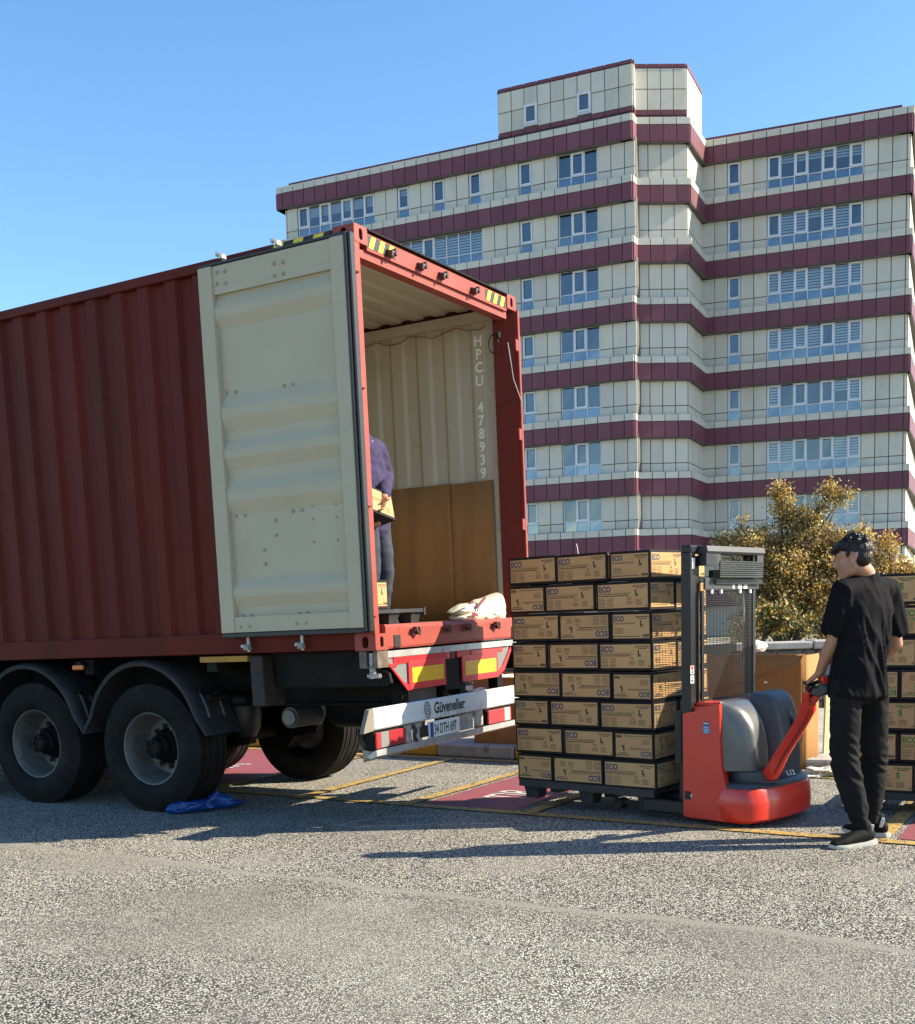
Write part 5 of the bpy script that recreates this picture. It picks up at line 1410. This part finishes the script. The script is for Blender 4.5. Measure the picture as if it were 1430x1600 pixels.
# ---------------- the operator
man = thing('person', 'young man in black t-shirt and dark joggers steering the red lift truck', 'person')
FW = Vector((-.62, .78, 0)).normalized(); RT = Vector((.78, .62, 0)).normalized()
neck = at(1358, 903, 7.50); pelv = at(1342, 1062, 7.50)
shL = at(1317, 926, 7.38); shR = at(1388, 924, 7.63)
elL = at(1301, 1002, 7.47); wrL = at(1280, 1052, 7.62); elR = at(1401, 1006, 7.70); wrR = at(1368, 1034, 7.88)
hipL = at(1322, 1075, 7.43); hipR = at(1364, 1075, 7.56)
knL = at(1319, 1187, 7.42); anL = at(1345, 1288, 7.40); knR = at(1366, 1185, 7.62); anR = at(1362, 1278, 7.60)
hc = at(1334, 872, 7.45)
def torso_line(k):  # pelvis to neck
    return pelv.lerp(neck, k)
sk = MB()
HF = Vector((-.86, .50, -.10)).normalized()
Pm, HA = head_mesh(sk, hc, HF, Vector((-.06, 0, 1)), 1.08)
loft(sk, [neck + Vector((0, 0, -.05)), neck.lerp(hc, .3), hc + Vector((.03, 0, -.05))], [(.075, .07), (.062, .062), (.058, .06)], RT)
loft(sk, [pelv, torso_line(.3), torso_line(.7), torso_line(.92)], [(.14, .09), (.125, .08), (.15, .095), (.12, .07)], RT)
for sh, el, wr, sd in ((shL, elL, wrL, -1), (shR, elR, wrR, 1)):
    loft(sk, [torso_line(.88), sh], [.06, .055], FW)
    loft(sk, [sh, sh.lerp(el, .5), el], [.052, .047, .040], FW)
    loft(sk, [el, el.lerp(wr, .3), el.lerp(wr, .7), wr], [.042, .045, .034, .027], FW)
gripdir = (at(1266, 1066, 7.68) - wrL)
hand(sk, wrL, gripdir + Vector((-.02, 0.02, -.01)), Vector((.15, .25, -1)), Vector((.55, .75, .1)), curl=.75, size=1.08)
hand(sk, wrR, Vector((-.6, .5, -.35)), Vector((-.3, -.2, -1)), Vector((-.5, .6, .2)), curl=.9, size=1.08)
for h, k, a in ((hipL, knL, anL), (hipR, knR, anR)):
    loft(sk, [h, h.lerp(k, .5), k], [.072, .064, .05], RT); loft(sk, [k, k.lerp(a, .4), a + Vector((0, 0, .0))], [.05, .05, .034], RT)
body = fuse(sk, 'body', SKIN, man, voxel=.0075, smooth=2)
# eyes
for x in (-1, 1):
    e = MB(); ball(e, Pm(.030 * x, .066, .004), .0105); e.build('eye', STICK, body, smooth=True)
# hair: cropped sides, fuller top, fringe standing forward over the brow
hr_ = MB()
def Hh(x, y, z): return Pm(x, y, z)
ball(hr_, Hh(0, -.020, .048), (.084, .101, .080), HA, 22)
ball(hr_, Hh(0, -.042, .005), (.078, .068, .074), HA, 18)
loft(hr_, [Hh(-.062, .03, .072), Hh(0, .085, .068), Hh(.062, .03, .072)], [(.028, .028)] * 3, Z3)
loft(hr_, [Hh(-.035, .075, .066), Hh(0, .112, .050), Hh(.035, .075, .066)], [.020, .016, .020], Z3)
loft(hr_, [Hh(-.078, .012, .05), Hh(-.078, .018, .015)], [(.012, .02), (.008, .014)], HF); loft(hr_, [Hh(.078, .012, .05), Hh(.078, .018, .015)], [(.012, .02), (.008, .014)], HF)
rh = random.Random(5)
for i in range(120):
    a = rh.uniform(0, 2 * pi); b = rh.uniform(.0, 1.15)
    x, y, z = .088 * sin(b) * cos(a), -.018 + .10 * sin(b) * sin(a), .052 + .084 * cos(b)
    p = Hh(x, y, z); o_ = (p - Hh(0, -.02, .03)).normalized(); dd = (o_ * .5 + HF * rh.uniform(-.1, .9) + Vector((rh.uniform(-.4, .4), rh.uniform(-.4, .4), rh.uniform(-.1, .5)))).normalized()
    loft(hr_, [p - o_ * .010, p + dd * .006, p + dd * rh.uniform(.010, .018)], [.009, .006, .003], Z3, n=6)
fuse(hr_, 'hair', HAIR, body, voxel=.0052, smooth=1, disp=lambda c: .0035 * noise.noise(Vector((c.x * 120, c.y * 120, c.z * 45))) + .002 * noise.noise(c * 240))
# t-shirt
ts = MB()
top_z = neck.z
tl = [pelv + Vector((-.005, 0, -.105)), pelv + Vector((-.003, 0, .0)), torso_line(.25), torso_line(.5), torso_line(.72), torso_line(.88), torso_line(.97)]
loft(ts, tl, [(.208, .152), (.203, .146), (.195, .130), (.215, .125), (.225, .125), (.185, .105), (.095, .075)], RT, n=28, round_ends=(False, True))
for sh, el in ((shL, elL), (shR, elR)):
    e = sh.lerp(el, .80)
    d = (el - sh).normalized()
    loft(ts, [torso_line(.90).lerp(sh, .3), sh + Vector((0, 0, .012)), sh.lerp(el, .4), e], [(.085, .09), (.078, .082), (.077, .082), (.083, .088)], FW, n=18, round_ends=(True, False))
def folds(c):
    q = Vector((c.x * 1.0, c.y * 1.0, c.z * .30)); u = c.dot(RT) + (c.z - 1.2) * .22
    n1 = noise.noise(Vector((u * 15, c.dot(FW) * 6, c.z * 2.2)))
    n2 = noise.noise(Vector((u * 34, c.dot(FW) * 10, c.z * 5)) + Vector((9, 2, 4)))
    low = min(1, max(.25, (1.72 - c.z) / .45))
    rid = (1 - abs(n1) * 2.2)
    return (.024 * max(0, rid) ** 2 + .008 * n1 + .005 * (1 - abs(n2) * 2)) * low - .004
tsh = fuse(ts, 't_shirt', TEE, man, voxel=.010, smooth=3, disp=folds)
# neck band
nb = [neck + Vector((0, 0, -.012)) + RT * .068 * cos(a) + FW * .062 * sin(a) + Z3 * (-.018 * sin(a)) for a in [2 * pi * i / 24 for i in range(25)]]
MB().tube(nb, .0055, 6).build('neck_band', TEE, tsh, smooth=True)
# joggers
tr = MB()
loft(tr, [pelv + Vector((0, 0, .04)), pelv + Vector((0, 0, -.05))], [(.150, .105), (.165, .115)], RT, n=24)
def leg(mb, h, k, a, r):
    mid = h.lerp(k, .5); cal = k.lerp(a, .45)
    loft(mb, [h + Vector((0, 0, .02)), mid, k, cal, k.lerp(a, .8), a + Vector((0, 0, .02))], r, RT, n=20)
leg(tr, hipL, knL, anL, [(.088, .100), (.090, .100), (.082, .090), (.077, .084), (.066, .070), (.048, .053)])
leg(tr, hipR, knR, anR, [(.088, .100), (.087, .097), (.078, .085), (.072, .080), (.062, .066), (.046, .050)])
kz = knL.z
def tfold(c):
    w = math.exp(-((c.z - kz + .02) / .13) ** 2) + .8 * math.exp(-((c.z - .18) / .10) ** 2) + .35
    n1 = noise.noise(Vector((c.x * 9, c.y * 9, c.z * 19 + c.x * 12)))
    n2 = noise.noise(Vector((c.x * 14 + 5, c.y * 14, c.z * 5)))
    return .013 * w * (1 - abs(n1) * 2.4) * .8 + .006 * n2 - .004 * w
trs = fuse(tr, 'joggers', TROU, man, voxel=.010, smooth=3, disp=tfold)
for a in (anL, anR):
    c = MB(); 
    loft(c, [a + Vector((0, 0, .035)), a + Vector((0, 0, -.030))], [(.045, .050), (.043, .047)], RT, n=18, round_ends=(False, False))
    c.build('ankle_cuff', TROU, trs, smooth=True)
s1 = shoe(man, (anL.x + .075, anL.y - .005, 0), atz(1311, 1326, .0), .004, tilt=.05, ln=.315)
s2 = shoe(man, (anR.x + .085, anR.y - .02, 0), atz(1322, 1303, .0), .004, ln=.31)
for s_o, a in ((s1, anL), (s2, anR)):
    MB().box(-.012, .012, -.004, .004, -.03, .035, SHOEW, T=Matrix.Translation(a + Vector((.055, -.035, -.03))) @ RY(.25), c=.003).build('heel_tab', parent=s_o)
# ---------------- the man inside the container
m2 = thing('person', 'man in purple sweater and dark jeans holding a carton inside the container', 'person')
C3_ = CM.to_3x3(); X_, Y_ = C3_ @ Vector((1, 0, 0)), C3_ @ Vector((0, 1, 0))
XL = -.62
def cp_(x, y, xl=XL):
    yy, zz = floor_at(x, y, xl); return CM @ Vector((xl, yy, zz))
F2 = (X_ * .9 + Y_ * .35).normalized(); R2 = F2.cross(Z3).normalized()       # facing out of the container
shv = cp_(591, 704, -.66)      # his visible (his left, our right) shoulder
elv = cp_(603, 746, -.60); wrv = cp_(600, 776, -.40)
lat = (Y_ * .96 - X_ * .1).normalized()
c_sh = shv - lat * .24; c_pl = cp_(586, 806, -.66) - lat * .06
sh2 = shv - lat * .40; el2 = sh2 + Vector((0, 0, -.30)) + X_ * .02; wr2 = el2 + X_ * .08 - Z3 * .16 + lat * .04
nk2 = c_sh + Z3 * .07 - lat * .03; hd2 = nk2 + Z3 * .15 - X_ * .04 - lat * .06
hpA = c_pl + lat * .10 - Z3 * .06; hpB = c_pl - lat * .10 - Z3 * .06
fz = CM @ Vector((-.72, .5, .18)); flz = fz.z
knA = Vector((hpA.x, hpA.y, (hpA.z + flz) / 2 + .02)) + X_ * .05; anA = Vector((hpA.x, hpA.y, flz + .09))
knB = Vector((hpB.x, hpB.y, (hpB.z + flz) / 2 + .02)) + X_ * .03; anB = Vector((hpB.x, hpB.y, flz + .09)) - X_ * .05
sk = MB(); P2_, H2A = head_mesh(sk, hd2, (F2 - Z3 * .45), Z3 + F2 * .3, 1.06)
loft(sk, [nk2 - Z3 * .05, nk2.lerp(hd2, .5)], [.062, .056], R2); loft(sk, [c_pl, c_pl.lerp(c_sh, .5), c_sh], [(.14, .09), (.13, .085), (.16, .09)], lat)
for sh, el, wr in ((shv, elv, wrv), (sh2, el2, wr2)):
    loft(sk, [c_sh, sh], [.06, .05], F2); loft(sk, [sh, el], [.05, .04], F2); loft(sk, [el, wr], [.042, .028], F2)
hand(sk, wrv, (cp_(593, 812, -.36) - wrv), (-lat), (X_ * .8 - Z3 * .2 ), curl=.45, size=1.08)
hand(sk, wr2, Vector((0, 0, -1)) + X_ * .3, lat, X_, curl=.3, size=1.05)
for h, k, a in ((hpA, knA, anA), (hpB, knB, anB)): loft(sk, [h, k, a], [.07, .05, .036], lat)
b2 = fuse(sk, 'body', SKIN, m2, voxel=.0085, smooth=2)
h2 = MB(); ball(h2, P2_(0, -.02, .045), (.09, .105, .085), H2A, 18); fuse(h2, 'hair', HAIR, b2, voxel=.009, smooth=1, disp=lambda c: .004 * noise.noise(c * 60))
sw = MB()
loft(sw, [c_pl - Z3 * .08, c_pl + Z3 * .05, c_pl.lerp(c_sh, .6), c_sh, nk2 - Z3 * .02], [(.185, .13), (.18, .125), (.205, .13), (.18, .11), (.085, .07)], lat, n=24)
for sh, el, wr in ((shv, elv, wrv), (sh2, el2, wr2)):
    loft(sw, [c_sh.lerp(sh, .5), sh, sh.lerp(el, .5), el, el.lerp(wr, .5), el.lerp(wr, .92)], [.09, .078, .068, .064, .055, .046], F2)
fuse(sw, 'sweater', PURP, m2, voxel=.011, smooth=3, disp=lambda c: .009 * (1 - 2 * abs(noise.noise(Vector((c.x * 13, c.y * 13, c.z * 11))))) + .004 * noise.noise(c * 30) - .003)
jn = MB(); loft(jn, [c_pl + Z3 * .02, c_pl - Z3 * .07], [(.155, .115), (.165, .12)], lat)
for h, k, a in ((hpA, knA, anA), (hpB, knB, anB)): loft(jn, [h + Z3 * .03, h.lerp(k, .5), k, k.lerp(a, .5), a - Z3 * .02], [(.10, .105), (.09, .098), (.078, .083), (.073, .078), (.068, .072)], lat, n=18)
fuse(jn, 'jeans', JEAN, m2, voxel=.011, smooth=3, disp=lambda c: .007 * noise.noise(Vector((c.x * 9, c.y * 9, c.z * 16))))
for a in (anA, anB): shoe(m2, a - F2 * .06 , a + F2 * .22, flz + .002, ln=.29)
# the carton he holds, pale panel towards us
hb_ = cp_(583, 788, -.40)
Bx = Matrix((X_, Y_, Z3)).transposed().to_4x4(); Bx.translation = cp_(588, 797, -.56) - lat * .26 - Z3 * .10
o = link('carton', cme, None, Bx @ RX(-.16) @ RY(-.25) @ RZ(pi / 2) @ TR(0, 0, 0)); tag(o, 'pale carton tilted in the hands of the man in purple', 'box')
pl_ = link('printed_label', PRB, o); pl_['kind'] = 'stuff'

# ------------------------------------------------------------------ trees and shrubs behind the wall
def leaf_mat(name, col, tr=.45):
    m = bpy.data.materials.new(name); m.use_nodes = True; nt = m.node_tree; nt.nodes.clear()
    o = nt.nodes.new('ShaderNodeOutputMaterial'); mx = nt.nodes.new('ShaderNodeMixShader'); mx.inputs[0].default_value = tr
    d = nt.nodes.new('ShaderNodeBsdfPrincipled'); d.inputs['Base Color'].default_value = (*col, 1); d.inputs['Roughness'].default_value = .38
    t = nt.nodes.new('ShaderNodeBsdfTranslucent'); t.inputs[0].default_value = (min(1, col[0] * 1.5), min(1, col[1] * 1.4), col[2], 1)
    nt.links.new(d.outputs[0], mx.inputs[1]); nt.links.new(t.outputs[0], mx.inputs[2]); nt.links.new(mx.outputs[0], o.inputs[0]); return m
LM = [leaf_mat('olive leaf', (.15, .135, .04)), leaf_mat('golden leaf', (.36, .21, .045)), leaf_mat('brown leaf', (.15, .075, .028)), leaf_mat('pale sunlit leaf', (.52, .43, .22)), leaf_mat('green leaf', (.055, .09, .02))]  # the pale leaves also carry the crown's sunlit highlights as colour
def tree(base, blobs, nleaf, size, wts, label, seed, group=None, trunk_r=.09, cat='tree', ground=0.0):
    """blobs: (centre offset, radius xyz, weight). limbs run from the trunk into every blob; leaves sit in clumps on twigs"""
    r = random.Random(seed); T = thing('tree' if cat == 'tree' else 'shrub', label, cat, TR(*base), group)
    tk = MB(); top = Vector((0, 0, 0)); H = max(b[0][2] for b in blobs)
    spine = [Vector((0, 0, -ground))]
    for i in range(1, 6): spine.append(Vector((r.uniform(-.06, .06) * i, r.uniform(-.05, .05) * i, H * .16 * i)))
    tk.tube(spine, [trunk_r * (1 - .14 * i) for i in range(6)], 9)
    lf = MB(); anchors = []
    for c, R, w in blobs:
        c = Vector(c)
        nl = max(2, int(w * 5))
        for k in range(nl):
            s = spine[r.randint(1, 4)]; e = c + Vector((r.gauss(0, .45) * R[0], r.gauss(0, .45) * R[1], r.gauss(0, .45) * R[2]))
            mid = s.lerp(e, .5) + Vector((r.uniform(-.12, .12), r.uniform(-.1, .1), r.uniform(0, .2)))
            tk.tube([s, s.lerp(mid, .5) + Vector((0, 0, .04)), mid, mid.lerp(e, .6), e], [trunk_r * .38, trunk_r * .3, trunk_r * .22, trunk_r * .14, .006], 5)
            for q in range(7):
                p0 = mid.lerp(e, r.random()); d = Vector((r.gauss(0, 1), r.gauss(0, 1), r.gauss(.3, .8))).normalized(); L_ = r.uniform(.15, .42) * (R[0] + R[2]) / 1.6
                p1 = p0 + d * L_; tk.tube([p0, p0.lerp(p1, .5) + Vector((0, 0, .02)), p1], [.008, .006, .003], 4)
                anchors.append((p0, p1, w))
    per = max(1, nleaf // len(anchors))
    for p0, p1, w in anchors:
        wt = [x * r.uniform(.3, 1.7) for x in wts]
        for k in range(int(per * r.uniform(.3, 1.9))):
            t = r.random() ** .6; p = p0.lerp(p1, t) + Vector((r.gauss(0, .085), r.gauss(0, .085), r.gauss(0, .075)))
            n_ = Vector((r.gauss(0, 1), r.gauss(0, 1), r.gauss(0, .8))).normalized(); a = n_.orthogonal().normalized(); a = (Matrix.Rotation(r.uniform(0, 2 * pi), 3, n_) @ a); b = n_.cross(a)
            s_ = size * r.uniform(.6, 1.25)
            vs = [p - a * s_ * .6, p + b * s_ * .33 + n_ * s_ * .1, p + a * s_ * .6, p - b * s_ * .33 + n_ * s_ * .1]
            lf.add(vs, [(0, 1, 2), (0, 2, 3)], r.choices(LM, wt)[0])
    tk.build('trunk', BARK, T, smooth=True)
    lf.build('crown', parent=T, fix=False)
    return T
def P(x, y, Y, b): return tuple(at(x, y, Y) - Vector(b))
Yt = 22.0; b = Vector((at(1228, 1000, Yt).x, Yt, 0))
tree(b, [(P(1215, 768, Yt, b), (.28, .3, .32), .8), (P(1310, 775, Yt, b), (.26, .3, .38), .8), (P(1262, 800, Yt, b), (.35, .4, .3), .9), (P(1180, 830, Yt, b), (.5, .5, .4), 1.2),
         (P(1240, 860, Yt, b), (.6, .6, .45), 1.6), (P(1300, 870, Yt, b), (.55, .5, .5), 1.4), (P(1195, 905, Yt, b), (.6, .6, .5), 1.5), (P(1265, 935, Yt, b), (.7, .6, .5), 1.6),
         (P(1325, 940, Yt, b), (.6, .5, .5), 1.3), (P(1140, 850, Yt, b), (.45, .4, .25), .8), (P(1150, 900, Yt, b), (.5, .4, .45), 1.1), (P(1335, 860, Yt, b), (.4, .4, .5), 1.0), (P(1180, 965, Yt, b), (.6, .5, .4), 1.2), (P(1240, 985, Yt, b), (.7, .5, .3), 1.0)],
     52000, .047, [.32, .24, .10, .29, .05], 'golden brown autumn tree behind the lift truck, in front of the cream building', 4)
Yu = 20.5; b = Vector((at(1405, 1000, Yu).x, Yu, 0))
tree(b, [(P(1385, 860, Yu, b), (.3, .3, .3), .9), (P(1372, 905, Yu, b), (.4, .4, .35), 1.1), (P(1415, 900, Yu, b), (.5, .5, .3), 1.2), (P(1400, 950, Yu, b), (.6, .5, .4), 1.4), (P(1450, 930, Yu, b), (.5, .5, .4), 1.0)],
     17000, .047, [.12, .46, .10, .30, .02], 'small bright yellow autumn tree behind the standing man, at the right edge', 9)
for i, (x, y, Y, w, lab) in enumerate(((1200, 975, 17.6, .8, 'low green and brown shrub behind the wall beside the lift truck mast'), (1300, 978, 17.8, .9, 'low green and brown shrub behind the wall next to the standing man'))):
    b = Vector((at(x, 1000, Y).x, Y, .6))
    tree(b, [(P(x - 30, y, Y, b), (.35, .3, .2), .8), (P(x + 30, y - 8, Y, b), (.35, .3, .25), .8), (P(x, y - 20, Y, b), (.3, .3, .2), .7)], 1500, .06, [.3, .1, .2, .1, .35], lab, 30 + i, 'shrubs behind the stone wall', .03, 'shrub', ground=.6)

# ------------------------------------------------------------------ cardboard, plastic and litter round the yard
# large brown cardboard case standing by the kerb behind the truck
c = atz(1256, 1211, 0.0); dx = Vector((.83, -.56, 0)).normalized(); dy = Vector((-dx.y, dx.x, 0))
BM = Matrix((dx, dy, Z3)).transposed().to_4x4(); BM.translation = c
bx = thing('cardboard_case', 'big plain brown cardboard case standing open behind the lift truck', 'cardboard box', BM)
hgt = 1.095
MB().grid([[(x, .006 * sin(x * 9) + .004 * sin(z * 7 + x * 4), z) for x in [-1.05 + 1.05 * i / 12 for i in range(13)]] for z in (.004, .3, .6, .85, hgt + .0)]).build('front_panel', CARTIN, bx, fix=False, smooth='all').modifiers.new('t', 'SOLIDIFY').thickness = .007
MB().grid([[(.004 + .01 * sin(y * 8), y, z) for y in [.012 + .42 * i / 6 for i in range(7)]] for z in (.004, .4, .8, hgt - .01)]).build('side_panel', CARTIN, bx, fix=False, smooth='all').modifiers.new('t', 'SOLIDIFY').thickness = .007
MB().grid([[(x, .43, z) for x in (-1.05, 0)] for z in (.004, hgt - .02)]).build('back_panel', CARTIN, bx, fix=False).modifiers.new('t', 'SOLIDIFY').thickness = .007
MB().box(-1.05, -1.043, .01, .43, .004, hgt - .03).build('side_panel', CARTIN, bx)
MB().prism([(-.95, .70), (-.12, .98), (-.02, 1.02), (-.02, .40), (-.95, .40)], -.022, -.017, plane='xz').build('torn_flap', CARTIN, bx)
MB().box(-.36, -.33, -.03, -.024, .83, .85, STICK).build('paper_scrap', parent=bx)
# lower case by the kerb, left of the stack
c = atz(730, 1163, .13); B2 = Matrix((D, NK, Z3)).transposed().to_4x4(); B2.translation = c + NK * .15
b2 = thing('cardboard_case', 'low brown cardboard case on the pavement behind the trailer bumper', 'cardboard box', B2)
MB().box(0, 1.9, 0, .012, 0, .72, c=.003).build('front_panel', CARTIN, b2); MB().box(1.888, 1.9, .013, .6, 0, .72).build('side_panel', CARTIN, b2)
MB().box(0, .012, .013, .6, 0, .72).build('side_panel', CARTIN, b2); MB().box(0, 1.9, .601, .612, 0, .74).build('back_panel', CARTIN, b2)
MB().box(.02, 1.88, .02, .59, .60, .612).build('inner_flap', CARTIN, b2)
def crumple(name, M_, sx, sy, sz, m, label, cat, seed, n=26, amp=.5, pr=None, group=None, floor=0.0):
    """crumpled film: a closed lump with sharp folds, resting on its base"""
    vs = []; fs = []; k = n // 2
    for i in range(k + 1):
        ph = pi * i / k
        for j in range(n):
            w = 2 * pi * j / n; d = Vector((sin(ph) * cos(w), sin(ph) * sin(w), cos(ph)))
            q = d * 1.6 + Vector((seed, seed * 2, 0)); a = 1 + amp * (noise.noise(q * 1.3) * 1.0 + abs(noise.noise(q * 2.4)) * .9 - .3 + noise.noise(q * 6) * .10)
            z = d.z * a * sz
            vs.append((d.x * a * sx, d.y * a * sy, max(z + sz * .55, floor + .002 * noise.noise(q * 9))))
    for i in range(k):
        for j in range(n): fs.append((i * n + j, i * n + (j + 1) % n, (i + 1) * n + (j + 1) % n, (i + 1) * n + j))
    mb = MB(); mb.add(vs, fs); o = mb.build(name, m, None, mw=M_, fix=True)
    o.data.polygons.foreach_set('use_smooth', [True] * len(o.data.polygons)); o.data.set_sharp_from_angle(angle=radians(28))
    return tag(o, label, cat, group)
def pillow(name, outline, dn, depth, m, label, cat, seed, amp=.1, n=72, rings=22, crease=(3, 14)):
    """outline: world points round a lump seen from the front; dn: unit depth direction; bulged both ways, with creases, base kept flat"""
    O = [Vector(p) for p in outline]; L_ = [0]
    for a, b_ in zip(O, O[1:] + O[:1]): L_.append(L_[-1] + (b_ - a).length)
    def on(t):
        d = (t % 1.0) * L_[-1]
        for k in range(len(O)):
            if d <= L_[k + 1]: q = (d - L_[k]) / max(1e-6, L_[k + 1] - L_[k]); return O[k].lerp(O[(k + 1) % len(O)], q)
        return O[0]
    c = sum(O, Vector()) / len(O); zb = min(p.z for p in O); vs = []; fs = []; size = max((p - c).length for p in O)
    for i in range(rings + 1):
        a = -pi / 2 + pi * i / rings; s_ = max(.02, cos(a)) ** .55
        for k in range(n):
            p = c + (on(k / n) - c) * s_ + dn * sin(a) * depth
            q = p * (crease[0] / size) + Vector((seed, seed, seed)); f = noise.noise(q * .8) + .8 * (abs(noise.noise(q * 1.7)) - .3) + .35 * noise.noise(q * 4.1)
            p = p + (p - c).normalized() * f * amp * (.35 + abs(sin(a)))
            p.z = max(p.z, zb + .002); vs.append(p)
    for i in range(rings):
        for k in range(n): fs.append((i * n + k, i * n + (k + 1) % n, (i + 1) * n + (k + 1) % n, (i + 1) * n + k))
    fs += [tuple(range(n)), tuple(range(rings * n, (rings + 1) * n))]
    mb = MB(); mb.add(vs, fs); o = mb.build(name, m, None)
    o.data.polygons.foreach_set('use_smooth', [True] * len(o.data.polygons)); o.data.set_sharp_from_angle(angle=radians(34))
    return tag(o, label, cat)
g0, g1 = atz(258, 1273, 0), atz(385, 1261, 0); gd_ = (g1 - g0).normalized(); gn = Vector((-gd_.y, gd_.x, 0))
def vp(x, y, P0, n_):
    d = CR * ((x - PX) / F) + CD * ((y - PY) / F) + _f; o = Vector((0, 0, CAMH)); return o + d * ((P0 - o).dot(n_) / d.dot(n_))
bl_ = [vp(x, y + 9, g0 - gn * .03, gn) for x, y in ((258, 1257), (263, 1248), (280, 1243), (300, 1243), (322, 1239), (333, 1234), (338, 1224), (346, 1230), (358, 1233), (368, 1240), (388, 1244), (362, 1252), (320, 1258), (300, 1261), (266, 1264))]
for p in bl_: p.z = max(p.z, .004)
pillow('blue_plastic', bl_, gn, .05, BPLAS, 'crumpled bright blue plastic film lying on the asphalt in front of the rear wheel', 'plastic film', 3.3, amp=.026, crease=(4, 14))
bagp = [CM @ Vector((-.17, *floor_at(x, y, -.17))) for x, y in ((707, 957), (716, 948), (722, 943), (740, 941), (760, 933), (776, 926), (784, 940), (784, 952), (780, 971), (760, 972), (716, 972), (709, 967), (715, 961))]
wb_ = pillow('plastic_bag', bagp, X_, .11, mat('cream plastic bag', (.60, .56, .42), .38, var=.06, vscale=10, bump=.3, bscale=14), 'crumpled cream plastic bag with dark red print on the container floor', 'bag', 5.4, amp=.035, crease=(3.2, 14))
pr_ = MB(); fr_ = on_plane((0, 0, 0), Y_, Z3)
for x, y, w, h, a in ((752, 941, .17, .030, .5), (736, 942, .09, .016, .1), (742, 960, .10, .026, -.1), (748, 948, .10, .014, .9)):
    p = CM @ Vector((-.052, *floor_at(x, y, -.052))); pr_.box(-w / 2, w / 2, -h / 2, h / 2, 0, .002, T=Matrix.Translation(p) @ fr_ @ RZ(a))
pr_.build('bag_print', mat('dark red print', (.16, .02, .04), .6), wb_, kind='stuff')
crumple('plastic_bag', Matrix.Translation(at(1176, 1019, 11.2)), .13, .12, .075, WPLAS, 'white plastic bag on top of the big cardboard case beside the mast', 'bag', 2.2, 30, .25)
crumple('plastic_film', Matrix.Translation(at(782, 1078, 12.9)), .26, .18, .10, WPLAS, 'crumpled white plastic film on the low cardboard case behind the bumper', 'plastic film', 9.2, 50, .9)
c = atz(1290, 1213, 0)
crumple('plastic_film', TR(c.x, c.y, .002), .19, .12, .05, WPLAS, 'sunlit white plastic scrap on the ground behind the tiller arm', 'plastic film', 4.8, 36, .8)
# pale sunlit board leaning beyond the case
c = atz(1287, 1197, 0.0)
LB = TR(c.x + .03, c.y, 0) @ RZ(radians(35)) @ RX(.04)
o = MB().box(-.05, .05, 0, .02, .0, .80, c=.003).build('leaning_board', mat('pale yellow board', (.55, .47, .24), .7, var=.1), None, mw=LB); tag(o, 'pale yellow board standing upright between the cardboard case and the man', 'board')
# strapping end on top of the stack
tp = SM @ Vector((.50, .25, 8 * HH))
o = MB().tube([tp + Vector((0, 0, -.01)), tp + Vector((-.004, 0, .03)), tp + Vector((-.008, .0, .06)), tp + Vector((-.015, .0, .085))], .012, 6, flat=.25).build('strap_end', STICK); tag(o, 'short white strap end sticking up from the top of the carton stack', 'strap')
# grit and small litter on the asphalt
rg = random.Random(77); gm = MB()
for i in range(520):
    x = rg.uniform(-3.5, 3.6); y = rg.uniform(3.2, 12.4); s_ = rg.uniform(.003, .009); m = rg.choice((KERBG, STONE, STICK, BARK))
    vs = [(x + s_ * cos(a + .3 * k), y + s_ * sin(a) * rg.uniform(.7, 1.3), 0.002) for k, a in enumerate((0, 1.6, 3.1, 4.7))]; gm.add(vs + [(x, y, s_ * .8)], [(0, 1, 4), (1, 2, 4), (2, 3, 4), (3, 0, 4)], m)
link('grit', gm.mesh('grit', fix=False), kind='stuff')
sc_m = MB()
for i in range(46):   # scraped chalky scratch line on the shaded asphalt
    t = i / 46; p = atz(525 + 130 * t + rg.uniform(-3, 3), 1290 - 14 * t + rg.uniform(-.8, .8) - 4 * sin(t * 3), 0); w = rg.uniform(.008, .05)
    sc_m.add([(p.x - w, p.y, .0025), (p.x + w, p.y - .003, .0025), (p.x + w, p.y + .007, .0025), (p.x - w, p.y + .006, .0025)], [(0, 1, 2, 3)], PWHI)
link('chalk_scratch', sc_m.mesh('chalk_scratch', fix=False), kind='stuff')
